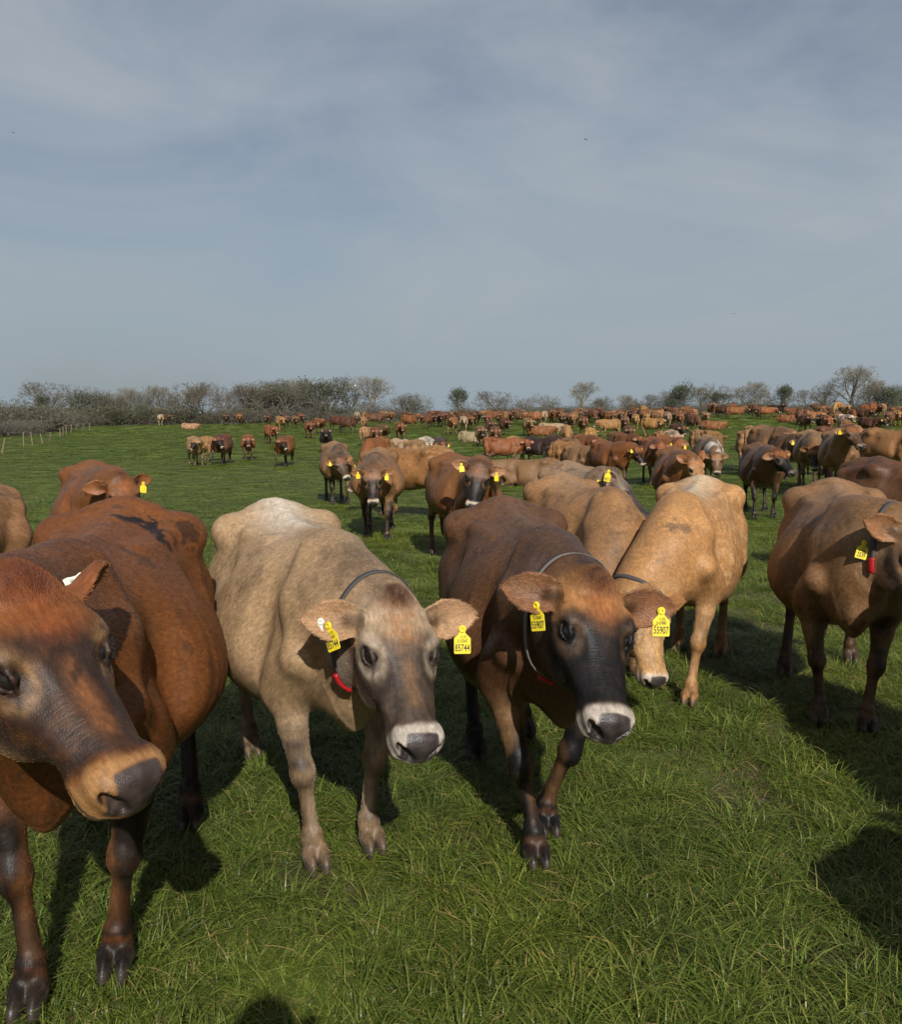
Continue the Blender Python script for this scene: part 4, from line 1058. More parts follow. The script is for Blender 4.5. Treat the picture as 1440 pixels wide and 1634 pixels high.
def band(name, bvh, c, ax, upv, width, off, drop, mat, cow, a0=0, a1=2 * math.pi, n=56, thick=.0035, lim=.19):
    """a strap round the neck: rays find the skin, the lower half hangs by drop"""
    ax = nrm(ax); upv = nrm(upv - ax * (upv @ ax)); sd = np.cross(ax, upv)
    rows = []
    full = abs(a1 - a0 - 2 * math.pi) < .01
    ang = np.linspace(a0, a1, n, endpoint=not full); rad = {}
    for wq in (-.5, .5):
        rr = []
        for a in ang:
            dr = upv * math.cos(a) + sd * math.sin(a); o = c + ax * wq * width
            h = bvh.ray_cast(Vector(o), Vector(dr), .6)
            rr.append(min(h[3], lim) if h[0] is not None else .12)
        rr = np.array(rr)
        for _ in range(2): rr = (np.roll(rr, 1) + rr + np.roll(rr, -1)) / 3 if full else np.convolve(np.pad(rr, 1, 'edge'), [1/3] * 3, 'valid')
        rad[wq] = rr
    rr = np.maximum(rad[-.5], rad[.5]); V = []
    for i, a in enumerate(ang):
        dr = upv * math.cos(a) + sd * math.sin(a)
        low = max(0, -math.cos(a)) ** 1.5
        for wq, t in ((-.5, 0), (.5, 0), (.5, thick), (-.5, thick)):
            base = rad[wq][i] * .75 + rr[i] * .25
            V.append(c + ax * wq * width + dr * (base + off + t + drop * low))
    F = []
    for i in range(n if full else n - 1):
        j = (i + 1) % n
        for k in range(4): F.append((i * 4 + k, i * 4 + (k + 1) % 4, j * 4 + (k + 1) % 4, j * 4 + k))
    if not full: F += [(0, 3, 2, 1), ((n - 1) * 4, (n - 1) * 4 + 1, (n - 1) * 4 + 2, (n - 1) * 4 + 3)]
    me = mesh_np(name, V, F, mat); me.shade_smooth()
    o = bpy.data.objects.new(name, me); link(o, cow); return o

def add_hair(cow, V, Q, m, col, flow, an, dens, rs, facing=None):
    """short coat hairs on the hide, longer on the poll, in the ears, on the brisket"""
    T = np.vstack([Q[:, [0, 1, 2]], Q[:, [0, 2, 3]]]); A, B, C = V[T[:, 0]], V[T[:, 1]], V[T[:, 2]]
    nn = np.cross(B - A, C - A); area = np.linalg.norm(nn, axis=1) * .5; nn /= (2 * area[:, None] + 1e-12)
    cen = (A + B + C) / 3
    wgt = 1 + 1.6 * m['head'][T[:, 0]] + 2.0 * m['ear'][T[:, 0]] + 5 * m['poll'][T[:, 0]]
    bare = np.maximum.reduce([m['pad'], m['nos'], m['hoof'], m['udder']])[T[:, 0]]
    eyed = np.full(len(V), 9.)
    for s in (1, -1):
        ec, ea, eh, en = eye_frame(an['head'], s); r_ = V - ec; eyed = np.minimum(eyed, np.sqrt((r_ @ ea / 1.4) ** 2 + (r_ @ eh) ** 2 + np.minimum(r_ @ en, 0) ** 2))
    eyed = eyed[T[:, 0]]
    wgt = wgt * (bare < .3) * (eyed > .023)
    if facing is not None:
        vis = (nn * (facing - cen)).sum(1) > -.15 * np.linalg.norm(facing - cen, axis=1); wgt = wgt * vis
    n = int((area * wgt).sum() * dens)
    t = rs.choice(len(T), n, p=area * wgt / (area * wgt).sum())
    a, b = rs.rand(n), rs.rand(n); fl = a + b > 1; a[fl], b[fl] = 1 - a[fl], 1 - b[fl]
    i0, i1, i2 = T[t].T
    mixv = lambda X: X[i0] * (1 - a - b)[:, None] + X[i1] * a[:, None] + X[i2] * b[:, None]
    Pp = mixv(V); N = nn[t]; D = mixv(flow); D = D - N * (D * N).sum(1)[:, None]; D /= np.linalg.norm(D, axis=1)[:, None] + 1e-6
    hd, er, ei, po = m['head'][i0], m['ear'][i0], m['eari'][i0], m['poll'][i0]
    ln = .0105 * (1 - hd) + .0055 * hd; ln = np.where(er > .5, .006, ln); ln = np.where(ei > .5, .010, ln); ln = np.where(m['muz'][i0] > .3, .0035, ln); ln = np.where(m['earr'][i0] > .3, .004, ln); ln = ln * (1 - po) + po * .032
    ln = ln * (.7 + .6 * rs.rand(n))
    lift = .13 + .07 * rs.randn(n) + .12 * (ei > .5) + .35 * po
    dv = D + N * lift[:, None] + .09 * rs.randn(n, 3)
    dv /= np.linalg.norm(dv, axis=1)[:, None]
    p0 = Pp - N * .001; p1 = p0 + dv * (ln * .5)[:, None]; p2 = p1 + (dv * .9 + D * .35 - N * .08) * (ln * .5)[:, None]
    lash = []
    for s in (1, -1):
        ec, ea, eh, en = eye_frame(an['head'], s)
        for _ in range(46):
            a_ = rs.uniform(-.026, .024); h_ = .0158 * (1 - (a_ / .032) ** 2) ** .8 - .002; b_ = ec + ea * a_ + eh * h_ + en * (math.sqrt(max(.0325 ** 2 - a_ * a_ * .8 - h_ * h_, 1e-4)) + .004)
            dn = nrm(en * .9 - eh * .25 + ea * a_ * 14 + rs.randn(3) * .10); l_ = rs.uniform(.012, .020)
            lash.append([b_, b_ + dn * l_ * .5, b_ + (dn + eh * .25) * l_])
    pts = np.concatenate([np.stack([p0, p1, p2], 1), np.array(lash)]).astype(np.float32); n0, n = n, n + len(lash)
    hc = bpy.data.hair_curves.new('coat_hair'); hc.add_curves([3] * n)
    hc.attributes['position'].data.foreach_set('vector', pts.ravel())
    r = hc.attributes.new('radius', 'FLOAT', 'POINT'); rad = np.tile(np.array([.00042, .00034, .00010], np.float32), (n, 1)) * (.8 + .5 * rs.rand(n, 1)); r.data.foreach_set('value', rad.astype(np.float32).ravel())
    cc = np.ones((n, 4), np.float32); cc[:n0, :3] = np.clip(mixv(col) * (rs.lognormal(0.02, .18, n0))[:, None], .004, .85); cc[n0:, :3] = (.012, .009, .008)
    at = hc.attributes.new('coat', 'FLOAT_COLOR', 'CURVE'); at.data.foreach_set('color', cc.ravel())
    hc.materials.append(MAT['hair'])
    o = bpy.data.objects.new('coat_hair', hc); o['kind'] = 'stuff'; link(o, cow)

HAIR = True
def hero(label, origin, head_v, scale, poll, nose, left, style, feet_w=(None,) * 4, ear=None, fine=.0065, coarse=.012, hair=0, seed=0, group='cows of the herd', **kw):
    hv = nrm([head_v[0], head_v[1], 0]); lv = np.array([-hv[1], hv[0], 0]); org = np.array([origin[0], origin[1], origin[2] if len(origin) > 2 else 0.0])
    Rm = np.stack([hv, lv, [0, 0, 1.]])
    loc = lambda wpt: Rm @ (np.asarray(wpt, float) - org) / scale
    feet = []
    for n, (base, s) in enumerate(((FORELEG, 1), (FORELEG, -1), (HINDLEG, 1), (HINDLEG, -1))):
        if feet_w[n] is None: feet.append((0, 0)); continue
        q = loc([*feet_w[n][:2], 0]); feet.append((q[0] - base[6][0], q[1] - s * base[6][1]))
    pose = dict(poll=loc(poll), nose=loc(nose), left=Rm @ nrm(left), feet=feet, **kw)
    if ear: pose['ear'] = ear
    V, Q, an = build_cow(pose, coarse, fine)
    an['hang'] = kw.get('tail', 'hang') == 'hang'
    m = masks(V, an, seed)
    me = mesh_np('cow', V, Q, MAT['near'])
    o = bpy.data.objects.new('cow', me); link(o); o.location = org; o.rotation_euler = (0, 0, math.atan2(hv[1], hv[0])); o.scale = (scale,) * 3
    tag(o, label, 'cow', group)
    bvh = BVHTree.FromPolygons(V.tolist(), Q.tolist())
    camL = loc((0, 0, CAM_H))
    def spot(px, py):
        d_ = nrm(loc(P(px, py, 5.0)) - camL); h = bvh.ray_cast(Vector(camL), Vector(d_))
        return np.array(h[0]) if h[0] is not None else None
    st = dict(style); st['extra'] = list(st.get('extra', []))
    for (px0, py0, px1, py1, rad, cl, k) in st.get('spots', []):
        a, b = spot(px0, py0), spot(px1, py1)
        if a is None or b is None: continue
        def ex(c, V, m, a=a, b=b, rad=rad, cl=cl, k=k):
            dd, _ = seg_dist(V, np.stack([a, b])); return lerp(c, cl, np.clip((1 - sstep(rad * .45, rad, dd + (m['n2'] * 1.3 + m['n3'] * 1.1) * rad)) * k, 0, 1))
        st['extra'].append(ex)
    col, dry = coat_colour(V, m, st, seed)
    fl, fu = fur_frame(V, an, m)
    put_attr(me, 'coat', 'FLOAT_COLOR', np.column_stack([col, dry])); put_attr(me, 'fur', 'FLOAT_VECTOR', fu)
    add_eyes(o, an)
    if hair and HAIR: add_hair(o, V, Q, m, col, fl, an, hair, np.random.RandomState(seed + 5), camL)
    o_ear = lambda s, a, b, c=0.0: (org + Rm.T @ (ear_point(an, s, a, b, c)[0] * scale))
    return dict(o=o, an=an, bvh=bvh, loc=loc, Rm=Rm, ear=o_ear, scale=scale, V=V, Q=Q, m=m, col=col, spot=spot)

def neck_station(r, t):
    c, m_, l_ = r['an']['neck']; k = min(int(t * (len(m_) - 1)), len(m_) - 2); f = t * (len(m_) - 1) - k
    at = lambda a: a[k] * (1 - f) + a[k + 1] * f
    cen = (at(c) + at(l_)) * .5; ax = m_[k + 1] - m_[k]; return cen, ax, at(c) - at(l_)

# 1 --- red brown cow at the left edge, head turned across the frame
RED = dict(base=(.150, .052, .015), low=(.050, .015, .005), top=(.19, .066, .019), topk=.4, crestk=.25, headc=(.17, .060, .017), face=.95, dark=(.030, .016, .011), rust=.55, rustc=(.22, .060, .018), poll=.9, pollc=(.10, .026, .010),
    muzc=(.30, .155, .060), muz=.85, ring=.75, ringc=(.27, .15, .065), leg=1.05, legc=(.012, .008, .006), bridge=.55, bridgec=(.26, .10, .035), padc=(.034, .024, .020), bellyc=(.20, .075, .03), earc=(.19, .062, .022), palec=(.30, .13, .05), underc=(.36, .22, .11),
    spots=[(192, 826, 235, 832, .035, (.012, .010, .009), .95), (235, 832, 256, 858, .030, (.012, .010, .009), .95), (256, 858, 272, 876, .012, (.012, .010, .009), .9), (296, 848, 310, 862, .045, (.035, .016, .009), .8), (318, 880, 328, 930, .035, (.05, .02, .01), .6), (215, 985, 240, 1010, .07, (.12, .055, .02), .4), (140, 1055, 170, 1040, .05, (.03, .018, .014), .75)])
c1 = hero('large red brown cow at the front left, its dark cheeked head turned across', (-1.19, 2.9), (.18, -.98), 1.07,
    (-.930, 1.862, 1.302), (-.540, 1.62, .930), (.56, .82, .07), RED, (G(185, 1560), G(45, 1622), G(305, 1325), None), fine=.0048,
    ear=(((-.51, .83, -.11), (.84, .3, 0)), ((-.3, -1, -.25), (.42, -.05, .55))), hair=70000, seed=3, belly=1.06)
# 2 --- tan cow with the red collar box
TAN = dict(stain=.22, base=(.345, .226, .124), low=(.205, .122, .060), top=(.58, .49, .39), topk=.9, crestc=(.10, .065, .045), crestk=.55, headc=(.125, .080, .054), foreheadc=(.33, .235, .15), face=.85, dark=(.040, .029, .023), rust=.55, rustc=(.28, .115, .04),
    poll=.85, pollc=(.060, .024, .013), muzc=(.42, .36, .30), ring=.75, ringc=(.42, .33, .24), leg=.55, bridge=.5, bridgec=(.22, .12, .055), underc=(.40, .32, .24), earc=(.33, .21, .12), palec=(.46, .36, .25), bellyc=(.42, .31, .2), padc=(.034, .026, .025), hoofc=(.060, .045, .036),
    spots=[(385, 940, 420, 905, .03, (.16, .11, .07), .5), (400, 890, 430, 870, .02, (.16, .11, .07), .5), (560, 870, 600, 925, .06, (.08, .055, .04), .45)])
c2 = hero('pale tan cow facing us with a grey face and a red box on its collar', (-.62, 3.66), (.41, -.91), 1.02,
    P(630, 962, 2.80), P(684, 1192, 2.44), (.90, .43, -.02), TAN, (G(595, 1362), G(505, 1392), None, G(402, 1212)), fine=.0052,
    ear=(((-.06, 1, .08), (.55, -.05, .60)), ((-.10, -1, -.05), (.40, -.35, .65))), hair=56000, seed=8)
# 3 --- brown cow with the black face
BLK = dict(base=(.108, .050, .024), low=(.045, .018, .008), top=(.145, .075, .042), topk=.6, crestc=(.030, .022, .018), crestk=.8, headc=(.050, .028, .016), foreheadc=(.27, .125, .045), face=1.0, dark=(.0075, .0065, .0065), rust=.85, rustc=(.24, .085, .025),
    poll=.75, pollc=(.045, .020, .012), muzc=(.40, .34, .28), ring=.55, ringc=(.13, .075, .042), leg=1.25, bridge=0, underc=(.09, .06, .04), earc=(.24, .12, .055), palec=(.33, .16, .06), bellyc=(.26, .15, .07), padc=(.030, .023, .022), hoofc=(.045, .034, .027),
    spots=[(752, 892, 785, 872, .05, (.075, .030, .018), .6), (830, 950, 850, 900, .06, (.20, .12, .075), .4)])
c3 = hero('brown cow with a black face and a rusty forehead facing us', (.325, 3.75), (.13, -.99), 1.02,
    P(950, 932, 2.82), P(992, 1162, 2.45), (.87, .48, .06), BLK, (G(874, 1335), G(857, 1385), None, G(760, 1215)), fine=.0052,
    ear=(((.02, 1, .22), (.55, -.1, .6)), ((-.10, -1, -.10), (.40, -.35, .65))), hair=56000, seed=15, belly=.93)
# 4 --- brown cow at the right edge, head out of the frame
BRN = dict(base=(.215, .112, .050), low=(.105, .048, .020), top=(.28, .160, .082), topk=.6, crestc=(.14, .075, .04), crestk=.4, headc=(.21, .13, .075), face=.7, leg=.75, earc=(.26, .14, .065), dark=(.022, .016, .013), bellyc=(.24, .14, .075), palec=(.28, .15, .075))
c4 = hero('brown cow at the right edge wearing a red collar box, head half out of view', (2.28, 5.08), (-.30, -.95), 1.03,
    P(1474, 842, 4.22), P(1506, 1010, 3.95), (.9, .42, 0), BRN, (G(1385, 1172), G(1308, 1158), G(1358, 1062), G(1252, 1082)), fine=.008, coarse=.014, hair=36000, seed=21, belly=1.05,
    ear=(((-.12, 1, -.22), (.42, .05, .55)), ((-.18, -1, -.05), (.40, -.2, .65))))
# 5 --- golden cow with its head lowered
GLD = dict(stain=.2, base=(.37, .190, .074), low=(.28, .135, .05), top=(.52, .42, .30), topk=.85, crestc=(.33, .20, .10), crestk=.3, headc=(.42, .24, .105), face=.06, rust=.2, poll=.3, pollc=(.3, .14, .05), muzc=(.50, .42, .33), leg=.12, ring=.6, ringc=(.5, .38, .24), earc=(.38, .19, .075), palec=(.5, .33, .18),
    bellyc=(.45, .28, .14), hoofc=(.09, .06, .04), spots=[(1072, 838, 1098, 843, .035, (.09, .06, .035), .65)])
def dapple(c, V, m):
    k = sstep(.0, .22, vnoise(V * np.array([1.2, 1, 1]), 34, 4) - .5) * (V[:, 0] < .35) * (V[:, 2] > .55) * (1 - m['head']); return lerp(c, (.50, .31, .155), k * .55)
GLD['extra'] = [dapple]
c5 = hero('golden cow with its pale head lowered behind the black faced cow', (1.54, 5.64), (-.40, -.916), 1.02,
    P(1036, 948, 4.84), P(1056, 1084, 4.62), (.92, .38, 0), GLD, (G(1100, 1128), G(1052, 1098), G(1150, 1050), None), fine=.008, coarse=.014, hair=36000, seed=27, belly=.90, bend=(0, 0, -.05))
# 6 --- fawn cow standing behind the black faced one
FWN = dict(stain=.3, base=(.27, .14, .060), low=(.20, .10, .045), top=(.34, .21, .12), topk=.6, crestc=(.10, .06, .035), crestk=.55, headc=(.26, .14, .07), face=.5, leg=.5)
c6 = hero('fawn cow standing close behind the black faced cow with its head hidden', (.94, 6.05), (.24, -.97), 1.02,
    P(962, 962, 5.05), P(975, 1090, 4.85), (1, .1, 0), FWN, fine=.012, coarse=.015, hair=20000, seed=33, belly=.90, bend=(0, 0, -.05))
# 7 --- grey headed cow in profile behind it
GRY = dict(base=(.245, .150, .085), low=(.15, .085, .05), top=(.30, .19, .11), topk=.5, crestc=(.07, .048, .035), crestk=.7, headc=(.115, .085, .068), foreheadc=(.16, .12, .09), face=.75, dark=(.024, .020, .019), rust=.15, poll=.35, ring=.3, muz=.25, muzc=(.16, .13, .11), leg=.7, earc=(.28, .17, .10), earinc=(.5, .33, .27))
c7 = hero('grey headed cow in profile behind the fawn cow, one ear upright', (1.22, 7.9), (.20, -.98), 1.03,
    P(984, 758, 7.05), P(1046, 824, 6.95), (.25, .95, .10), GRY, fine=.010, coarse=.016, hair=12000, seed=39,
    ear=(((-.6, .9, .1), (.3, -.3, .6)), ((-.45, -.85, .3), (.75, -.6, .1))))
# 8, 9 --- two cows just outside the right edge: their shadows lie across the grass
c8 = hero('brown cow just outside the right edge, its shadow stretching beside the golden cow', (2.42, 3.05), (-.15, -.99), 1.03, (2.3, 2.05, 1.0), (2.3, 1.85, .6), (1, .1, 0), BRN, fine=.016, coarse=.020, seed=44)
c9 = hero('brown cow outside the lower right corner, standing sideways to the grass', (2.52, 1.50), (.985, .17), 1.0, (3.5, 1.65, 1.08), (3.75, 1.7, .70), (-.1, 1, 0), BRN, fine=.016, coarse=.020, seed=45)

# ---- tags, collars, small marks
pz = lambda r, px, py, Y: P(px, py, Y)
SM = ('0  372', '21-57647')
def tag_at(r, px, py, Y, rz, tilt=0, lean=0, digits=None, small=None, size=1, name='ear_tag', mat=None):
    d_ = r['spot'](px, py)
    if d_ is None: p = P(px, py, Y)
    else:
        wp = np.array(r['o'].location) + r['Rm'].T @ (d_ * r['scale']); wp = wp + nrm(np.array([0, 0, CAM_H]) - wp) * .010; p = wp
    return world_tag(r['o'], p, rz, tilt, lean, digits, small, size, name, mat)
tag_at(c2, 738, 1004, 2.7, .05, .0, -.12, '85744', SM)
tag_at(c2, 524, 998, 2.75, -.62, -.42, -.1, '85744', SM)
tag_at(c3, 1056, 975, 2.7, .05, .03, -.12, '55907', SM, 1.02)
tag_at(c3, 856, 966, 2.75, -.75, -.20, -.1, '55907', SM)
tag_at(c4, 1380, 866, 4.3, -.1, .25, -.1, '2539', SM, 1.0)
tag_at(c7, 972, 752, 7.0, .3, .2, 0, '40312', None, 1.0); tag_at(c7, 955, 768, 7.0, .1, 0, 0, '40312', None, .9)
WT = tag_mesh(.030, .036, 'tagwhite')
def white_tag(r, px, py, Y, rz, tilt, size=1.0, txt=None):
    t = tag_at(r, px, py, Y, rz, tilt, 0, None, None, size, 'white_ear_tag', WT)
    if txt: text_obj(txt, .012, t, 0, -.030, 'number')
wt_p = c1['ear'](1, .135, -.002, -.016); wt_ = world_tag(c1['o'], wt_p + nrm(np.array([0, 0, CAM_H]) - wt_p) * .014, .35, 1.15, 0, None, None, .9, 'white_ear_tag', WT); text_obj('1234', .012, wt_, 0, -.030, 'number'); white_tag(c2, 512, 992, 2.75, -.3, .2, .9)
def collar(r, t, width, drop, mat, box=None, off=.002):
    c, ax, upv = neck_station(r, t)
    s = band('collar', r['bvh'], c, ax, upv, width, off, drop, mat, r['o'])
    if box:
        b = band('collar_box', r['bvh'], c, ax, upv, width * 1.35, off + .004, drop, MAT['red'], r['o'], box[0], box[1], 14, .012)
        b.parent = s
    return s
collar(c2, .76, .022, .020, MAT['strap'], (math.pi * .76, math.pi * .88))
collar(c3, .76, .024, .050, MAT['strapgrey'], (math.pi * .88, math.pi * .95))
collar(c4, .82, .024, .015, MAT['strap'], (math.pi * .70, math.pi * .80))
collar(c5, .72, .022, .004, MAT['strap'])
# ------------------------------------------------------------------ cows of the middle distance, each with a body of its own
def hvec(deg): a = math.radians(deg); return np.array([math.sin(a), -math.cos(a)])
HEADP = dict(front=((1.06, 0, 1.10), (1.36, 0, .74), (0, 1, 0)), up=((.98, 0, 1.30), (1.34, 0, 1.00), (0, 1, 0)), low=((1.12, 0, .86), (1.36, 0, .44), (0, 1, 0)), graze=((1.06, .0, .56), (1.17, .02, .08), (0, 1, 0)),
    left=((.98, .26, 1.12), (1.16, .52, .74), (-.82, .57, 0)), right=((.98, -.26, 1.12), (1.16, -.52, .74), (.82, .57, 0)), farleft=((.88, .36, 1.14), (.90, .76, .82), (-1, .05, 0)), farright=((.88, -.36, 1.14), (.90, -.76, .82), (1, .05, 0)))
WALK = [(.10, 0), (-.16, 0), (-.12, 0), (.20, 0)]; STAND = [(0, 0), (-.06, .01), (.06, 0), (-.04, 0)]; STEP = [(-.10, 0), (.12, -.02), (.14, 0), (-.06, 0)]
def mid(label, px, Y, deg, head, st, scale=1.02, feet=STAND, seed=0, tags=((1, 1), (-1, 1)), fine=.010, coarse=.018, turn=None, **kw):
    x = (px - 720) / FPX * Y * 1.0; z = float(ground_z(x, Y)); hv = hvec(deg - math.degrees(math.atan2(x, Y))); lv = np.array([-hv[1], hv[0]])
    w_ = lambda q: np.array([x, Y, z]) + np.array([*(hv * q[0] + lv * q[1]), q[2]]) * scale
    po, no, le = HEADP[head] if isinstance(head, str) else head
    lw = np.array([*(hv * le[0] + lv * le[1]), le[2]])
    ft = [w_((b[6][0] + f[0], s * b[6][1] + f[1], 0)) for (b, s), f in zip(((FORELEG, 1), (FORELEG, -1), (HINDLEG, 1), (HINDLEG, -1)), feet)]
    r = hero(label, (x, Y, z), hv, scale, w_(po), w_(no), lw, st, ft, fine=fine, coarse=coarse, seed=seed, **kw)
    for s, on in tags:
        if on:
            p = r['ear'](s, .10, -.02, .03); p[2] -= .0; d_ = nrm(np.array([0, 0, CAM_H]) - p); p = p + d_ * .02
            t = world_tag(r['o'], p, math.atan2(hv[0], -hv[1]) + .25 * s, .1 * s, -.1, None, None, 1.0)
    return r
S = lambda **k: dict(BRN, **k)
MR = S(base=(.165, .060, .019), low=(.085, .028, .009), top=(.19, .075, .026), headc=(.155, .06, .02), face=.25, leg=.75, earc=(.16, .06, .02))
MT = S(base=(.245, .125, .052), low=(.15, .072, .028), top=(.30, .17, .08), headc=(.22, .115, .05), face=.45)
MK = S(base=(.105, .048, .022), low=(.04, .018, .009), top=(.14, .07, .034), headc=(.035, .02, .014), foreheadc=(.20, .075, .025), face=1.0, leg=1.0, dark=(.008, .007, .007), muz=.5)
mid('dun cow facing us behind the pale tan one, head low with a white muzzle', 538, 18.6, 6, ((1.02, -.06, .98), (1.28, .06, .62), (0, 1, 0)), dict(MT, base=(.195, .103, .046), face=.55, headc=(.12, .07, .04), crestc=(.035, .026, .02), crestk=1, leg=1.0), seed=51, tags=((-1, 1), (1, 0)))
cB = mid('russet cow walking at us with a black blaze and a pink tongue out', 603, 13.0, -3, ((1.04, -.02, 1.02), (1.24, .0, .62), (0, 1, 0)), dict(MT, base=(.215, .105, .042), headc=(.20, .10, .045), face=.95, dark=(.009, .008, .008), rust=.3, crestc=(.05, .035, .025), crestk=1, leg=.95, muz=.9), feet=WALK, seed=52, belly=1.08)
tg = sphere(.03, 14, 8); tg.name = 'tongue'; tg.materials.clear(); tg.materials.append(MAT['tongue']); to = bpy.data.objects.new('tongue', tg); link(to, cB['o']); hp = cB['an']['head']; to.location = hp['o'] + np.array([.47, 0, -.125]) @ hp['M']; to.scale = (.55, 1.35, 1.0)
mid('golden brown cow seen from behind with its udder showing, beside the russet one', 655, 15.7, -122, 'low', dict(MT, base=(.235, .108, .036), low=(.17, .075, .025), leg=.45), seed=53, tags=(), tail=None)
mid('chestnut cow staring straight at us with a black face and large ears', 742, 10.4, 20, ((1.0, -.20, 1.20), (1.18, -.34, .80), (.30, .95, 0)), dict(MR, base=(.170, .070, .023), headc=(.10, .055, .028), face=1.0, dark=(.009, .008, .008), muz=1.0, rust=.5, leg=.5, earinc=(.42, .22, .12)), seed=54, fine=.008, belly=1.05,
    ear=(((-.10, 1, .02), (.5, -.05, .6)), ((-.10, -1, .02), (.5, .05, .6))))
mid('plain red cow with its head turned aside, behind the large front left cow', 150, 8.2, 2, ((1.0, .16, 1.19), (1.20, .25, .86), (-.2, .97, .05)), dict(MR, face=.15, muzc=(.2, .1, .05)), seed=55, belly=1.06, tags=((1, 1), (-1, 0)))
mid('tan cow at the left edge, only its rump and back showing behind the front cow', -215, 5.3, -72, 'left', dict(MT, base=(.20, .10, .045), leg=.3), seed=56, tags=())
mid('lying fawn cow stretched out behind the chestnut staring cow', 850, 22.5, -100, 'left', dict(MT, base=(.23, .125, .065)), seed=57, lying=True, tail=None, tags=()) if False else None
mid('red cow with a long black face and pale horn tip, behind the grey headed cow', 975, 22.5, 26, ((1.0, .22, 1.12), (1.16, .34, .72), (-.3, .95, 0)), dict(MR, face=1.0, dark=(.009, .008, .008), muz=.8), seed=58)
mid('rust brown cow with a white and gold face peering past the pied cow', 1078, 14.2, 4, ((.98, .20, 1.14), (1.16, .34, .78), (-.3, .95, 0)), dict(MR, base=(.180, .072, .024), headc=(.30, .13, .045), face=.12, rust=0, muzc=(.42, .30, .2), ringc=(.5, .36, .22), ring=.9), seed=59, tags=(),
    ear=(((-.75, .7, .0), (.5, -.05, .6)), ((-.75, -.7, 0), (.5, .05, .6))))
def pied(c, V, m):
    k = sstep(.03, .10, vnoise(V, 3.1, 9) - .5) * (m['head'] < .5) * sstep(.8, 1.0, V[:, 2]); return lerp(c, (.52, .46, .40), k)
mid('grey brown cow pied with white patches over the back', 1132, 21.5, 8, 'low', dict(MT, base=(.16, .095, .052), extra=[pied], leg=.5), seed=60, tags=())
mid('brown cow with a black head in profile, standing clear in front of the right herd', 1216, 15.6, 8, ((.98, .12, 1.16), (1.30, .36, .80), (-.45, .88, .05)), dict(MK, base=(.120, .056, .025), foreheadc=(.19, .07, .022), muz=.15), seed=61, feet=STEP, tags=((1, 1), (-1, 0)))
mid('big dun brown cow with a rusty forehead looking right, one tag on its near ear', 1338, 17.4, 4, ((1.0, .10, 1.32), (1.30, .30, 1.0), (-.4, .9, 0)), dict(MT, base=(.195, .103, .045), headc=(.14, .07, .032), rust=.9, face=.55, muz=.4), seed=62, scale=1.05, tags=((-1, 1), (1, 0)))
mid('cow with a gold forehead and black white muzzle, head down beside the big dun cow', 1293, 19.5, 4, ((1.04, 0, .92), (1.18, .02, .48), (0, 1, 0)), dict(MT, base=(.20, .105, .045), foreheadc=(.30, .13, .05), face=.9), seed=63, tags=())
mid('dark brown cow at the right edge seen from the rump, tail hanging', 1492, 8.6, 70, 'front', dict(MK, base=(.095, .042, .020), top=(.12, .056, .028), low=(.05, .02, .01)), seed=64, tags=(), scale=1.04)
mid('white faced cream cow near the middle left group looking our way', 684, 32, 10, 'front', dict(MT, base=(.48, .40, .30), low=(.36, .28, .2), headc=(.46, .36, .26), face=.1, leg=.2), seed=65, coarse=.024, fine=.014, tags=())
mid('black brown cow facing us right of the white faced cream cow', 702, 31, 6, 'front', dict(MK, base=(.05, .026, .016), foreheadc=(.08, .04, .02)), seed=66, coarse=.024, fine=.014, tags=((1, 1), (-1, 0)))

# ------------------------------------------------------------------ the far herd: seven shared bodies, each cow with its own coat
PROTO = {}
def proto(name, head, feet=STAND, **kw):
    po, no, le = HEADP[head]; V, Q, an = build_cow(dict(poll=po, nose=no, left=le, feet=feet, **kw), kw.get('coarse', .024), .014, hfine=True)
    an['hang'] = kw.get('tail', 'hang') == 'hang'
    m = masks(V, an, len(PROTO)); me = mesh_np('cow', V, Q, MAT['hide'])
    put_attr(me, 'pig', 'FLOAT_COLOR', np.column_stack([np.minimum(m['face'] + 0, 1), m['muz'], np.maximum.reduce([m['pad'], m['hoof'], (m['face'] > 1) * 1.0]), m['legd']]))
    put_attr(me, 'pig2', 'FLOAT_COLOR', np.column_stack([m['rust'], m['eari'], np.maximum(m['belly'], m['pale']), m['udder']]))
    _, fu = fur_frame(V, an, m); put_attr(me, 'fur', 'FLOAT_VECTOR', fu)
    PROTO[name] = (me, an)
proto('front', 'front'); proto('left', 'left', STEP); proto('right', 'right'); proto('graze', 'graze', bend=(0, 0, -.15)); proto('up', 'up', WALK); proto('side', 'farright', WALK, tail='swish'); proto('sidel', 'farleft', tail=None if False else 'hang'); proto('lie', 'left', lying=True, tail=None); proto('tailup', 'front', tail='up')
COL = dict(R=(.165, .060, .020), D=(.075, .032, .016), B=(.110, .048, .022), T=(.225, .115, .046), G=(.285, .140, .050), C=(.33, .235, .145), K=(.030, .018, .013), N=(.150, .078, .036), W=(.25, .145, .070))
NAME = dict(R='red', D='dark maroon', B='brown', T='tan', G='golden', C='cream', K='black brown', N='dun', W='fawn')
rh = np.random.RandomState(8)
TAGV = None
